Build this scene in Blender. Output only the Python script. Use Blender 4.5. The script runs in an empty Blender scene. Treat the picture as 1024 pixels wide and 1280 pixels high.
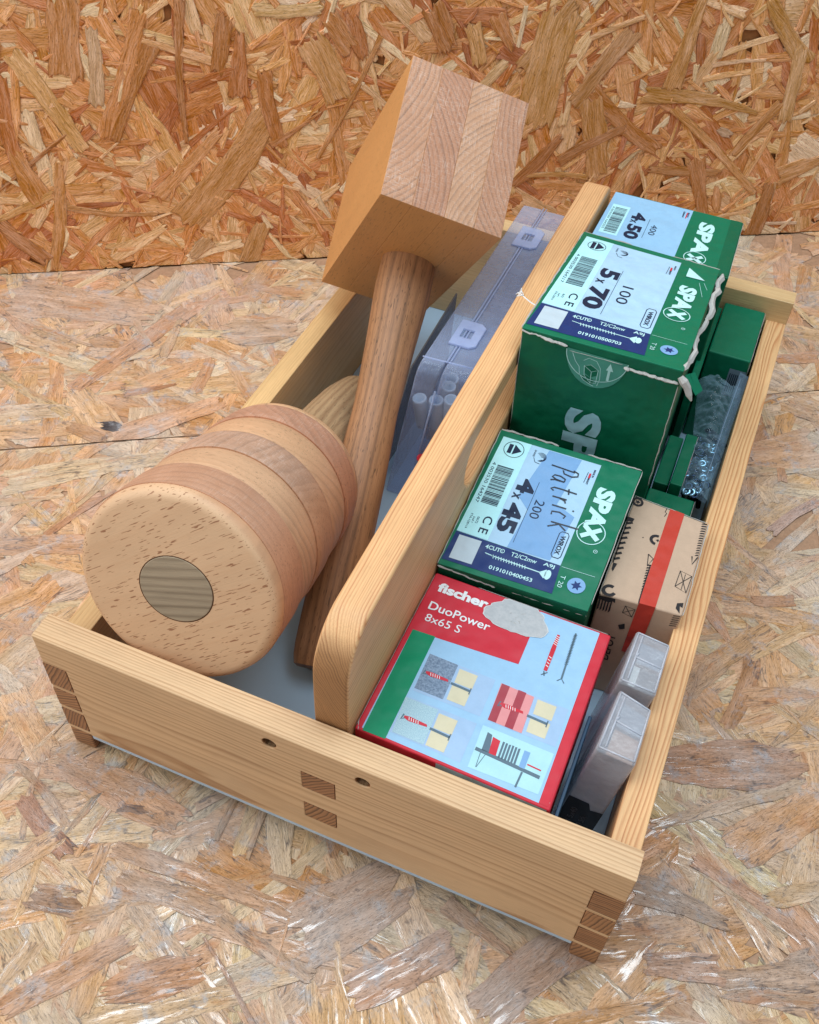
import bpy, bmesh, math, random
import numpy as np
from mathutils import Vector, Matrix
R0 = random.Random(7)
sc = bpy.context.scene
COL = sc.collection
CM = 0.01                                   # everything below is written in centimetres

# ---------------------------------------------------------------- camera
cam = bpy.data.cameras.new('camera')
cam.sensor_fit = 'HORIZONTAL'; cam.sensor_width = 36.0
cam.lens = 36.0 * 1248.25 / 1024.0
cam.clip_start = 0.01; cam.clip_end = 50
co = bpy.data.objects.new('camera', cam); COL.objects.link(co)
yw, pt, rl = -0.365461, -0.834910, 0.047217
f = Vector((math.sin(yw)*math.cos(pt), math.cos(yw)*math.cos(pt), math.sin(pt)))
rt = Vector((math.cos(yw), -math.sin(yw), 0)); up = rt.cross(f)
Rr = math.cos(rl)*rt + math.sin(rl)*up; Uu = -math.sin(rl)*rt + math.cos(rl)*up
M = Matrix((Rr, Uu, -f)).transposed().to_4x4()
M.translation = Vector((26.561, -19.082, 50.410)) * CM
co.matrix_world = M
cam.dof.use_dof = False
sc.camera = co

# ---------------------------------------------------------------- light
world = bpy.data.worlds.new('World'); sc.world = world; world.use_nodes = True
world.node_tree.nodes['Background'].inputs[0].default_value = (0.86, 0.93, 1.0, 1)
world.node_tree.nodes['Background'].inputs[1].default_value = 0.40
def area(name, loc, target, size, power, col):
    l = bpy.data.lights.new(name, 'AREA'); l.shape = 'RECTANGLE'
    l.size, l.size_y = size; l.energy = power; l.color = col
    o = bpy.data.objects.new(name, l); COL.objects.link(o)
    o.location = Vector(loc)*CM
    o.rotation_euler = (Vector(target)-Vector(loc)).to_track_quat('-Z', 'Y').to_euler()
    return o
area('skylight_lamp', (14, 25, 125), (16, 20, 0), (1.2, 0.68), 14.0, (0.80, 0.92, 1.0))
area('room_lamp', (-88, -48, 92), (8, 25, 8), (1.2, 1.0), 10, (1.0, 0.94, 0.86))
sc.view_settings.view_transform = 'Standard'; sc.view_settings.look = 'None'
sc.view_settings.exposure = 0.0; sc.view_settings.gamma = 1.0
sc.render.engine = 'CYCLES'
sc.cycles.max_bounces = 10; sc.cycles.transparent_max_bounces = 24

# ---------------------------------------------------------------- helpers
def lin(r, g, b):
    o = []
    for c in (r, g, b):
        c /= 255.0
        o.append(c/12.92 if c <= .04045 else ((c+.055)/1.055)**2.4)
    return tuple(o)
def rgba(c): return (*lin(*c), 1.0)

class NT:
    def __init__(s, name):
        s.m = bpy.data.materials.new(name); s.m.use_nodes = True
        s.t = s.m.node_tree; s.t.nodes.clear()
        s.out = s.n('ShaderNodeOutputMaterial')
    def n(s, kind, **kw):
        nd = s.t.nodes.new(kind)
        for k, v in kw.items(): setattr(nd, k, v)
        return nd
    def l(s, a, b): s.t.links.new(a, b)
    def val(s, sock, v):
        if hasattr(v, 'is_output') or isinstance(v, bpy.types.NodeSocket): s.l(v, sock)
        else: sock.default_value = v
    def math(s, op, a, b=0.0, c=None, clamp=False):
        nd = s.n('ShaderNodeMath', operation=op, use_clamp=clamp)
        s.val(nd.inputs[0], a); s.val(nd.inputs[1], b)
        if c is not None: s.val(nd.inputs[2], c)
        return nd.outputs[0]
    def vmath(s, op, a, b=None, scale=None):
        nd = s.n('ShaderNodeVectorMath', operation=op)
        s.val(nd.inputs[0], a)
        if b is not None: s.val(nd.inputs[1], b)
        if scale is not None: s.val(nd.inputs['Scale'], scale)
        return nd.outputs['Value'] if op in ('LENGTH', 'DOT_PRODUCT') else nd.outputs[0]
    def noise(s, vec, scale=1.0, detail=3.0, rough=.5, dist=0.0):
        nd = s.n('ShaderNodeTexNoise')
        s.l(vec, nd.inputs['Vector']); nd.inputs['Scale'].default_value = scale
        nd.inputs['Detail'].default_value = detail; nd.inputs['Roughness'].default_value = rough
        nd.inputs['Distortion'].default_value = dist
        return nd.outputs[0]
    def ramp(s, fac, stops):
        nd = s.n('ShaderNodeValToRGB'); s.l(fac, nd.inputs[0])
        e = nd.color_ramp.elements
        while len(e) < len(stops): e.new(0.5)
        for k, (p, c) in enumerate(stops):
            e[k].position = p; e[k].color = c if len(c) == 4 else (*c, 1)
        return nd.outputs[0]
    def mix(s, fac, a, b, mode='MIX'):
        nd = s.n('ShaderNodeMix', data_type='RGBA', blend_type=mode)
        s.val(nd.inputs[0], fac); s.val(nd.inputs[6], a); s.val(nd.inputs[7], b)
        return nd.outputs[2]
    def bsdf(s, color, rough=.5, spec=.5, normal=None, coat=0.0, metal=0.0, alpha=None, cnormal=None):
        b = s.n('ShaderNodeBsdfPrincipled')
        s.val(b.inputs['Base Color'], color); s.val(b.inputs['Roughness'], rough)
        b.inputs['Specular IOR Level'].default_value = spec
        s.val(b.inputs['Coat Weight'], coat); b.inputs['Coat Roughness'].default_value = .25 if not isinstance(coat, bpy.types.NodeSocket) else .13
        b.inputs['Metallic'].default_value = metal
        if normal is not None:
            s.l(normal, b.inputs['Normal'])
            if cnormal is not None: s.l(cnormal, b.inputs['Coat Normal']); b.inputs['Coat IOR'].default_value = 2.2
        if alpha is not None: s.val(b.inputs['Alpha'], alpha)
        return b.outputs[0]
    def bump(s, h, strength, dist):
        b = s.n('ShaderNodeBump'); s.l(h, b.inputs['Height'])
        b.inputs['Strength'].default_value = strength; b.inputs['Distance'].default_value = dist
        return b.outputs[0]
    def done(s, shader): s.l(shader, s.out.inputs[0]); return s.m

def scaled(t, vec, sx, sy, sz):
    return t.vmath('MULTIPLY', vec, (sx, sy, sz))

_mats = {}
def wood(name, axis, ctr, spacing, light, dark, end, warp=.35, fleck=0.0, fibre=.12, rough=.5, ringc=1.0, seed=0.0, spec=.4, blotch=.12, sharp=.72, saw=0.0, side=1.0, fleckc=None):
    """solid wood: growth rings round a pith line along `axis` (in the object's own centimetres)"""
    t = NT(name)
    tc = t.n('ShaderNodeTexCoord')
    p = t.vmath('SCALE', tc.outputs['Object'], scale=100.0)
    p = t.vmath('ADD', p, (seed*3.1, seed*7.7, seed*1.3)) if False else p
    ax = 'xyz'.index(axis)
    s1 = [.55]*3; s1[ax] = .07
    n1 = t.noise(t.vmath('ADD', scaled(t, p, *s1), (seed, seed*2, 0)), 1.0, 2.0)
    sep = t.n('ShaderNodeSeparateXYZ'); t.l(p, sep.inputs[0])
    tr = [sep.outputs[i] for i in range(3) if i != ax]
    a = t.math('SUBTRACT', tr[0], ctr[0]); b = t.math('SUBTRACT', tr[1], ctr[1])
    r = t.math('SQRT', t.math('ADD', t.math('MULTIPLY', a, a), t.math('MULTIPLY', b, b)))
    r = t.math('ADD', r, t.math('MULTIPLY', t.math('SUBTRACT', n1, .5), warp*2))
    # uneven ring widths
    cmb = t.n('ShaderNodeCombineXYZ'); t.l(r, cmb.inputs[0]); cmb.inputs[1].default_value = seed
    nv = t.noise(cmb.outputs[0], .9, 2.0)
    r2 = t.math('ADD', t.math('DIVIDE', r, spacing), t.math('MULTIPLY', nv, 2.4))
    fr = t.math('FRACT', r2)
    ring = t.ramp(fr, [(0.0, (0, 0, 0)), (sharp*.55, (.12, .12, .12)), (sharp, (.75, .75, .75)), (sharp+.1, (1, 1, 1)), (1.0, (0, 0, 0))])
    # every ring has its own strength
    cm2 = t.n('ShaderNodeCombineXYZ'); t.l(t.math('FLOOR', r2), cm2.inputs[0]); cm2.inputs[1].default_value = seed+.37
    wn = t.n('ShaderNodeTexWhiteNoise'); t.l(cm2.outputs[0], wn.inputs[0])
    ring = t.math('MULTIPLY', ring, t.math('MULTIPLY_ADD', wn.outputs[0], .6, .4))
    ring = t.math('MULTIPLY', ring, ringc)
    s2 = [22.0]*3; s2[ax] = .9
    nf = t.noise(scaled(t, p, *s2), 1.0, 3.0, .65)
    s3 = [.5]*3; s3[ax] = .15
    nb = t.noise(scaled(t, p, *s3), 1.0, 3.0)
    col = t.mix(t.math('MULTIPLY', ring, side), rgba(light), rgba(dark))
    nrm = [0, 0, 0]; nrm[ax] = 1
    e = t.math('ABSOLUTE', t.vmath('DOT_PRODUCT', tc.outputs['Normal'], tuple(nrm)))
    e = t.math('MULTIPLY', t.math('SUBTRACT', e, .55), 3.5, clamp=True)
    col = t.mix(e, col, t.mix(t.math('MULTIPLY', ring, 1.0), rgba(end), rgba([c*.62 for c in end])))
    v = t.math('ADD', t.math('MULTIPLY', t.math('SUBTRACT', nf, .5), fibre*4), 1.0)
    v = t.math('ADD', v, t.math('MULTIPLY', t.math('SUBTRACT', nb, .5), blotch*4))
    hsv = t.n('ShaderNodeHueSaturation'); t.l(col, hsv.inputs['Color']); t.l(v, hsv.inputs['Value'])
    col = hsv.outputs[0]
    h = nf
    if fleck:
        s4 = [16.0]*3; s4[ax] = 2.1
        ng = t.noise(t.vmath('ADD', scaled(t, p, *s4), (9.1, 3.3, 5.5)), 1.0, .5)
        g = t.math('MULTIPLY', t.math('SUBTRACT', ng, .668), 26.0, clamp=True)
        g = t.math('MULTIPLY', g, t.math('SUBTRACT', 1.0, e))
        col = t.mix(t.math('MULTIPLY', g, fleck), col, rgba(fleckc or [c*.5 for c in dark]))
    # dirt and handling marks
    nd = t.noise(p, 1.7, 5.0, .7)
    dm = t.math('MULTIPLY', t.math('SUBTRACT', nd, .60), 4.0, clamp=True)
    col = t.mix(t.math('MULTIPLY', dm, .22), col, rgba([c*.6 for c in light]))
    if saw:
        # saw and hammer marks across the end grain
        w1 = t.noise(t.vmath('ADD', scaled(t, p, 2.2, 2.2, 30.0), (seed, 4, 0)), 1.0, 3.0, .7)
        w2 = t.noise(t.vmath('ADD', scaled(t, p, 30.0, 2.5, 1.6), (seed, 9, 0)), 1.0, 3.0, .7)
        ww = t.math('MULTIPLY', t.math('SUBTRACT', t.math('MAXIMUM', w1, w2), .52), 6.0, clamp=True)
        ww = t.math('MULTIPLY', ww, t.math('MULTIPLY', e, t.math('MULTIPLY_ADD', nb, 1.2, -.15, clamp=True)))
        col = t.mix(t.math('MULTIPLY', ww, saw), col, rgba((226, 206, 192)))
        w3 = t.noise(scaled(t, p, 3.0, 3.0, 9.0), 1.0, 4.0, .75)
        w3 = t.math('MULTIPLY', t.math('MULTIPLY', t.math('SUBTRACT', w3, .58), 5.0, clamp=True), e)
        col = t.mix(t.math('MULTIPLY', w3, .35), col, rgba([c*.66 for c in end]))
    rg = t.math('MULTIPLY_ADD', nb, .25, rough-.12)
    return t.done(t.bsdf(col, rg, spec, t.bump(h, .35, .0004)))

def link(name, me, mat, parent=None):
    o = bpy.data.objects.new(name, me); COL.objects.link(o)
    if mat is not None and len(me.materials) == 0: me.materials.append(mat)
    if parent is not None: o.parent = parent
    return o
def thing(name, label, cat, base=(0, 0, 0), group=None, mat=None):
    o = bpy.data.objects.new(name, None); COL.objects.link(o)
    o.empty_display_size = .01
    o.location = Vector(base)*CM
    if mat is not None:
        o.matrix_world = Matrix.Translation(Vector(base)*CM) @ mat.to_4x4()
    o['label'] = label; o['category'] = cat
    if group: o['group'] = group
    o['_b'] = list(base)
    return o
def mesh(name, vs, fs, smooth=False):
    me = bpy.data.meshes.new(name)
    me.from_pydata([tuple(c*CM for c in v) for v in vs], [], fs)
    me.validate(); me.update()
    if smooth:
        for p in me.polygons: p.use_smooth = True
    return me
def base_of(parent):
    return Vector(parent['_b']) if (parent is not None and '_b' in parent) else Vector((0, 0, 0))
def part(name, vs, fs, mat, parent, smooth=False, root=None, bevel=0.0, segs=2):
    """vs in world centimetres; parent may be a part, root is the thing"""
    b = base_of(root if root is not None else parent)
    me = mesh(name, [(v[0]-b[0], v[1]-b[1], v[2]-b[2]) for v in vs], fs, smooth)
    if bevel:
        bm = bmesh.new(); bm.from_mesh(me)
        bmesh.ops.remove_doubles(bm, verts=bm.verts, dist=1e-6)
        bmesh.ops.recalc_face_normals(bm, faces=bm.faces)
        es = [e for e in bm.edges if len(e.link_faces) == 2 and e.calc_face_angle(0) > .5]
        bmesh.ops.bevel(bm, geom=es, offset=bevel*CM, segments=segs, affect='EDGES', profile=.5)
        bm.to_mesh(me); bm.free()
        for p in me.polygons: p.use_smooth = True
        o = link(name, me, mat, parent)
        w = o.modifiers.new('even_normals', 'WEIGHTED_NORMAL'); w.weight = 100
        return o
    return link(name, me, mat, parent)
BF = [(0, 3, 2, 1), (4, 5, 6, 7), (0, 1, 5, 4), (1, 2, 6, 5), (2, 3, 7, 6), (3, 0, 4, 7)]
def boxv(x0, x1, y0, y1, z0, z1):
    return [(x0, y0, z0), (x1, y0, z0), (x1, y1, z0), (x0, y1, z0), (x0, y0, z1), (x1, y0, z1), (x1, y1, z1), (x0, y1, z1)]
def box(name, x0, x1, y0, y1, z0, z1, mat, parent, root=None, bevel=.08, segs=2):
    return part(name, boxv(x0, x1, y0, y1, z0, z1), BF, mat, parent, root=root, bevel=bevel, segs=segs)
def sub(o, root): return o

def plate(outlines, thick, bevel, segs=3):
    """filled outline(s) (first outer, then holes) with bevelled rims -> verts in (a, b, t) cm, faces"""
    cu = bpy.data.curves.new('tmp', 'CURVE'); cu.dimensions = '2D'; cu.fill_mode = 'BOTH'
    for pts in outlines:
        sp = cu.splines.new('POLY'); sp.points.add(len(pts)-1)
        for k, (a, b) in enumerate(pts): sp.points[k].co = (a, b, 0, 1)
        sp.use_cyclic_u = True
    cu.extrude = thick/2 - bevel; cu.bevel_depth = bevel; cu.bevel_resolution = segs; cu.offset = -bevel
    o = bpy.data.objects.new('tmp', cu); COL.objects.link(o)
    dg = bpy.context.evaluated_depsgraph_get(); dg.update()
    me = bpy.data.meshes.new_from_object(o.evaluated_get(dg))
    vs = [tuple(v.co) for v in me.vertices]; fs = [tuple(p.vertices) for p in me.polygons]
    bpy.data.objects.remove(o); bpy.data.curves.remove(cu); bpy.data.meshes.remove(me)
    return vs, fs
def arc(cx, cy, r, a0, a1, n):
    return [(cx+r*math.cos(a0+(a1-a0)*k/n), cy+r*math.sin(a0+(a1-a0)*k/n)) for k in range(n+1)]

_txt = {}
def text_geo(body, bold=0.0, shear=0.0):
    key = (body, bold, shear)
    if key in _txt: return _txt[key]
    cu = bpy.data.curves.new('tmp', 'FONT'); cu.body = body; cu.size = 1.0; cu.offset = bold; cu.shear = shear
    cu.resolution_u = 3
    o = bpy.data.objects.new('tmp', cu); COL.objects.link(o)
    dg = bpy.context.evaluated_depsgraph_get(); dg.update()
    me = bpy.data.meshes.new_from_object(o.evaluated_get(dg))
    vs = np.array([tuple(v.co)[:2] for v in me.vertices]); fs = [tuple(p.vertices) for p in me.polygons]
    bpy.data.objects.remove(o); bpy.data.curves.remove(cu); bpy.data.meshes.remove(me)
    mn, mx = vs.min(0), vs.max(0)
    vs = (vs-mn)/(mx-mn)-.5
    _txt[key] = (vs, fs)
    return _txt[key]

class Quad:
    """a printed face: corners far-left, far-right, near-right, near-left as one looks at it"""
    def __init__(s, a, b, c, d):
        s.c = [Vector(x) for x in (a, b, c, d)]
        s.w = ((s.c[1]-s.c[0]).length+(s.c[2]-s.c[3]).length)/2
        s.l = ((s.c[3]-s.c[0]).length+(s.c[2]-s.c[1]).length)/2
        s.n = (s.c[3]-s.c[0]).cross(s.c[1]-s.c[0]).normalized()
    def P(s, u, v, h=0.0):
        a, b, c, d = s.c
        q = a*(1-u)*(1-v)+b*u*(1-v)+c*u*v+d*(1-u)*v
        return q+s.n*h
class Print:
    """collects flat print (lettering, shapes) of one colour on a Quad, as one mesh"""
    def __init__(s, quad, h=.012): s.q = quad; s.h = h; s.v = []; s.f = []
    def poly(s, pts, h=0.0):
        k = len(s.v); s.v += [tuple(s.q.P(u, v, s.h+h)) for u, v in pts]; s.f.append(tuple(range(k, k+len(pts)))); return s
    def rect(s, u0, v0, u1, v1, n=1, h=0.0):
        for i in range(n):
            a, b = v0+(v1-v0)*i/n, v0+(v1-v0)*(i+1)/n
            s.poly([(u0, a), (u1, a), (u1, b), (u0, b)], h)
        return s
    def text(s, body, u, v, length, height, mode='down', bold=.0, shear=0.0, h=0.0):
        vs, fs = text_geo(body, bold, shear); k = len(s.v)
        for a, b in vs:
            if mode == 'down': uu, vv = u+b*height/s.q.w, v+a*length/s.q.l
            elif mode == 'up': uu, vv = u-b*height/s.q.w, v-a*length/s.q.l
            else: uu, vv = u+a*length/s.q.w, v-b*height/s.q.l
            s.v.append(tuple(s.q.P(uu, vv, s.h+h)))
        s.f += [tuple(i+k for i in f) for f in fs]; return s
    def stroke(s, pts, wd, h=0.0, closed=False):
        """line through fraction points, width wd cm"""
        W, L = s.q.w, s.q.l
        p = [Vector((u*W, v*L)) for u, v in pts]
        if closed: p = p+[p[0]]
        n = len(p); L_, R_ = [], []
        for i in range(n):
            d = (p[min(i+1, n-1)]-p[max(i-1, 0)])
            if closed and i in (0, n-1): d = p[1]-p[n-2]
            d = d.normalized() if d.length > 1e-9 else Vector((1, 0))
            m = Vector((-d.y, d.x))*wd/2
            L_.append(p[i]+m); R_.append(p[i]-m)
        k = len(s.v)
        for a, b in zip(L_, R_):
            s.v.append(tuple(s.q.P(a.x/W, a.y/L, s.h+h))); s.v.append(tuple(s.q.P(b.x/W, b.y/L, s.h+h)))
        for i in range(n-1): s.f.append((k+2*i, k+2*i+1, k+2*i+3, k+2*i+2))
        return s
    def ring(s, u, v, r, wd, h=0.0, a0=0.0, a1=2*math.pi, n=28):
        pts = [(u+r*math.cos(a0+(a1-a0)*k/n)/s.q.w, v+r*math.sin(a0+(a1-a0)*k/n)/s.q.l) for k in range(n+1)]
        return s.stroke(pts, wd, h)
    def disc(s, u, v, r, h=0.0, n=26, ry=None):
        ry = ry or r
        return s.poly([(u+r*math.cos(6.28318*k/n)/s.q.w, v+ry*math.sin(6.28318*k/n)/s.q.l) for k in range(n)], h)
    def star(s, u, v, r0, r1, n=6, h=0.0, ph=0.0):
        return s.poly([(u+(r0 if k % 2 else r1)*math.cos(math.pi*k/n+ph)/s.q.w, v+(r0 if k % 2 else r1)*math.sin(math.pi*k/n+ph)/s.q.l) for k in range(2*n)], h)
    def build(s, name, mat, parent, root):
        o = part(name, s.v, s.f, mat, parent, root=root)
        if name.endswith(('lettering', 'picture', 'drawings', 'drawing', 'print', 'books')) and len(s.f) > 1: o['kind'] = 'stuff'
        return o

def lathe(profile, n, name, mat, parent, oval=1.0, jit=0.0):
    """profile (z, r) in the parent's own frame (cm), closed at both ends"""
    vs, fs = [], []
    for z, r in profile:
        for k in range(n):
            a = 2*math.pi*k/n
            vs.append((r*math.cos(a), r*oval*math.sin(a), z))
    m = len(profile)
    for i in range(m-1):
        for k in range(n):
            k2 = (k+1) % n
            fs.append((i*n+k, i*n+k2, (i+1)*n+k2, (i+1)*n+k))
    fs.append(tuple(range(n-1, -1, -1))); fs.append(tuple((m-1)*n+k for k in range(n)))
    me = mesh(name, vs, fs, True)
    try: me.set_sharp_from_angle(angle=.7)
    except Exception: pass
    return link(name, me, mat, parent)

# ---------------------------------------------------------------- plain materials
def plain(name, c, rough=.5, spec=.4, wear=.06, scale=3.0, coat=0.0, bump=.05, metal=0.0):
    t = NT(name); tc = t.n('ShaderNodeTexCoord')
    p = t.vmath('SCALE', tc.outputs['Object'], scale=100.0)
    a = t.noise(p, scale, 4.0, .6); b = t.noise(p, 28.0, 2.0, .6)
    v = t.math('ADD', t.math('MULTIPLY_ADD', t.math('SUBTRACT', a, .5), wear*4, 1.0), t.math('MULTIPLY', t.math('SUBTRACT', b, .5), wear*1.5))
    h = t.n('ShaderNodeHueSaturation'); h.inputs['Color'].default_value = rgba(c); t.l(v, h.inputs['Value'])
    return t.done(t.bsdf(h.outputs[0], t.math('MULTIPLY_ADD', a, .2, rough-.1), spec, t.bump(b, bump, .0004), coat, metal))
def print_mat(name, c, scuff=.0, rough=.5, spec=.3, coat=.0):
    """printed card: ink with tiny rubbed-off specks"""
    t = NT(name); tc = t.n('ShaderNodeTexCoord')
    p = t.vmath('SCALE', tc.outputs['Object'], scale=100.0)
    a = t.noise(p, 2.0, 6.0, .75); b = t.noise(p, 9.0, 4.0, .8)
    m = t.math('MULTIPLY', t.math('SUBTRACT', b, .70), 14.0, clamp=True)
    m = t.math('MULTIPLY', m, scuff)
    v = t.math('MULTIPLY_ADD', t.math('SUBTRACT', a, .5), .22, 1.0)
    h = t.n('ShaderNodeHueSaturation'); h.inputs['Color'].default_value = rgba(c); t.l(v, h.inputs['Value'])
    col = t.mix(m, h.outputs[0], rgba((205, 205, 195)))
    lowf = t.noise(p, .45, 2.0, .5)
    return t.done(t.bsdf(col, t.math('MULTIPLY_ADD', a, .25, rough-.12), spec, t.bump(lowf, .6, .006), coat))
def card_mat(name, c):
    t = NT(name); tc = t.n('ShaderNodeTexCoord')
    p = t.vmath('SCALE', tc.outputs['Object'], scale=100.0)
    a = t.noise(p, 1.2, 5.0, .7); b = t.noise(p, 34.0, 3.0, .8)
    sp = t.math('MULTIPLY', t.math('SUBTRACT', b, .68), 9.0, clamp=True)
    v = t.math('MULTIPLY_ADD', t.math('SUBTRACT', a, .5), .3, 1.0)
    h = t.n('ShaderNodeHueSaturation'); h.inputs['Color'].default_value = rgba(c); t.l(v, h.inputs['Value'])
    col = t.mix(t.math('MULTIPLY', sp, .5), h.outputs[0], rgba([x*.5 for x in c]))
    return t.done(t.bsdf(col, .85, .2, t.bump(b, .3, .0005)))
def clear_mat(name, tint, body, amount, rough=.12, edge=.45):
    """clear or milky plastic film: see-through, milky and glossy, more so at grazing angles"""
    t = NT(name)
    tr = t.n('ShaderNodeBsdfTransparent'); tr.inputs[0].default_value = (*tint, 1)
    tc = t.n('ShaderNodeTexCoord'); p = t.vmath('SCALE', tc.outputs['Object'], scale=100.0)
    a = t.noise(p, 1.3, 4.0, .6)
    b = t.bsdf(rgba(body), rough, .7, t.bump(a, .3, .004))
    lw = t.n('ShaderNodeLayerWeight'); lw.inputs[0].default_value = .35
    fac = t.math('ADD', t.math('MULTIPLY', lw.outputs['Facing'], edge), t.math('MULTIPLY_ADD', a, .15, amount-.07), clamp=True)
    mx = t.n('ShaderNodeMixShader'); t.l(fac, mx.inputs[0]); t.l(tr.outputs[0], mx.inputs[1]); t.l(b, mx.inputs[2])
    return t.done(mx.outputs[0])

# ---------------------------------------------------------------- oriented strand board: wall and floor
def osb_mat(name, floor):
    t = NT(name)
    uv = t.n('ShaderNodeUVMap'); uv.uv_map = 'UVMap'
    at = t.n('ShaderNodeAttribute'); at.attribute_name = 'tone'
    ed = t.n('ShaderNodeAttribute'); ed.attribute_name = 'rim'
    tc = t.n('ShaderNodeTexCoord'); P = t.vmath('SCALE', tc.outputs['Object'], scale=100.0)
    u = uv.outputs[0]
    wob = t.noise(t.vmath('MULTIPLY', u, (.35, .9, 0)), 1.0, 2.0)
    cmb = t.n('ShaderNodeCombineXYZ'); t.l(t.math('MULTIPLY', wob, .7), cmb.inputs[1])
    u2 = t.vmath('ADD', u, cmb.outputs[0])
    g1 = t.noise(t.vmath('MULTIPLY', u2, (.45, 9.0, 0)), 1.0, 4.0, .7)      # grain streaks
    g2 = t.noise(t.vmath('MULTIPLY', u2, (1.6, 34.0, 0)), 1.0, 3.0, .7)     # fibres
    g3 = t.noise(t.vmath('MULTIPLY', u2, (.25, 1.6, 0)), 1.0, 2.0, .5)      # broad bands
    g4 = t.noise(t.vmath('ADD', t.vmath('MULTIPLY', u2, (.8, 15.0, 0)), (40, 7, 0)), 1.0, 6.0, .8)
    v = t.math('ADD', t.math('MULTIPLY', t.math('SUBTRACT', g1, .5), 1.4 if not floor else .75),
               t.math('MULTIPLY', t.math('SUBTRACT', g2, .5), 1.2 if not floor else .45))
    v = t.math('ADD', v, t.math('MULTIPLY', t.math('SUBTRACT', g3, .5), .9))
    v = t.math('ADD', v, t.math('MULTIPLY', t.math('SUBTRACT', g4, .5), 1.2 if not floor else .6))
    v = t.math('ADD', v, 1.12 if not floor else 1.07)
    sat = t.math('MULTIPLY_ADD', t.math('SUBTRACT', 1.0, v), .5, 1.02 if not floor else .98)
    hs = t.n('ShaderNodeHueSaturation'); t.l(sat, hs.inputs['Saturation']); t.l(at.outputs['Color'], hs.inputs['Color']); t.l(v, hs.inputs['Value'])
    col = hs.outputs[0]
    # pores and torn fibres, short dark dashes along the strand
    po = t.noise(t.vmath('MULTIPLY', u2, (3.2, 17.0, 0)), 1.0, 2.0, .6)
    pf = t.math('MULTIPLY', t.math('SUBTRACT', po, .60), 12.0, clamp=True)
    col = t.mix(t.math('MULTIPLY', pf, .5 if not floor else .16), col, rgba((104, 62, 34) if not floor else (112, 84, 70)))
    # splits
    sl = t.noise(t.vmath('MULTIPLY', u2, (.22, 5.2, 0)), 1.0, 1.0)
    sf = t.math('SUBTRACT', 1.0, t.math('MULTIPLY', t.math('ABSOLUTE', t.math('SUBTRACT', sl, .5)), 60.0), clamp=True)
    col = t.mix(t.math('MULTIPLY', sf, .35), col, rgba((96, 58, 36) if not floor else (100, 82, 76)))
    if floor:
        # drying cracks that follow the fibres
        ck = t.noise(t.vmath('MULTIPLY', u2, (.10, .75, 0)), 1.0, 4.0, .62)
        cl = t.math('ABSOLUTE', t.math('SUBTRACT', t.math('FRACT', t.math('MULTIPLY', ck, 5.0)), .5))
        cl = t.math('SUBTRACT', 1.0, t.math('MULTIPLY', cl, 10.0), clamp=True)
        cg = t.math('MULTIPLY', t.math('SUBTRACT', t.noise(t.vmath('ADD', P, (77, 3, 1)), .45, 4.0, .7), .48), 8.0, clamp=True)
        col = t.mix(t.math('MULTIPLY', t.math('MULTIPLY', cl, cg), .85), col, rgba((92, 80, 80)))
        st_ = t.noise(t.vmath('ADD', t.vmath('MULTIPLY', u2, (.22, 1.1, 0)), (5, 5, 5)), 1.0, 4.0, .7)
        sm_ = t.math('MULTIPLY', t.math('SUBTRACT', st_, .56), 8.0, clamp=True)
        col = t.mix(t.math('MULTIPLY', sm_, .6), col, rgba((206, 134, 78)))
        # worn varnish: greyish film and rubbed stains
        f1 = t.noise(P, .16, 5.0, .62); f2 = t.noise(P, .55, 6.0, .72)
        ff = t.math('MULTIPLY', t.math('SUBTRACT', f1, .44), 3.2, clamp=True)
        col = t.mix(t.math('MULTIPLY', ff, .55), col, rgba((198, 200, 202)))
        f4 = t.math('MULTIPLY', t.math('SUBTRACT', f2, .545), 8.0, clamp=True)
        col = t.mix(t.math('MULTIPLY', f4, .6), col, rgba((192, 198, 206)))
        f5 = t.noise(t.vmath('ADD', P, (31, 7, 3)), .38, 6.0, .7)
        f6 = t.math('MULTIPLY', t.math('SUBTRACT', f5, .60), 6.5, clamp=True)
        col = t.mix(t.math('MULTIPLY', f6, .55), col, rgba((188, 116, 66)))
        f7 = t.noise(t.vmath('ADD', P, (3, 57, 13)), .9, 6.0, .75)
        f8 = t.math('MULTIPLY', t.math('SUBTRACT', f7, .60), 12.0, clamp=True)
        col = t.mix(t.math('MULTIPLY', f8, .7), col, rgba((112, 98, 96)))
    # joints between strands hold glue and dirt
    e = t.math('POWER', t.math('SUBTRACT', 1.0, ed.outputs['Fac'], clamp=True), 1.6)
    en = t.noise(P, 1.1, 4.0, .7)
    e = t.math('MULTIPLY', e, t.math('MULTIPLY', t.math('SUBTRACT', en, .50 if floor else .42), 8.0, clamp=True))
    col = t.mix(t.math('MULTIPLY', e, .62 if floor else .5), col, rgba((100, 84, 76) if floor else (92, 52, 26)))
    hgt = t.math('ADD', t.math('MULTIPLY', g1, .6), t.math('ADD', t.math('MULTIPLY', g2, .55), t.math('MULTIPLY', pf, -.5)))
    if floor:
        hgt = t.math('ADD', hgt, t.math('MULTIPLY', g4, .8))
        # what is left of the varnish shines in streaks along the fibres
        gs = t.noise(t.vmath('ADD', t.vmath('MULTIPLY', u2, (.45, 3.6, 0)), (9, 19, 0)), 1.0, 4.0, .65)
        gl = t.math('MULTIPLY', t.math('SUBTRACT', gs, .55), 14.0, clamp=True)
        pt_ = t.math('MULTIPLY', t.math('SUBTRACT', t.noise(t.vmath('ADD', P, (17, 3, 9)), .22, 4.0, .6), .42), 6.0, clamp=True)
        cw = t.math('MULTIPLY', gl, pt_)
        return t.done(t.bsdf(col, t.math('MULTIPLY_ADD', f2, .3, .36), .35, t.bump(hgt, .9, .0011), coat=cw, cnormal=t.bump(gs, .35, .0012)))
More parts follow.
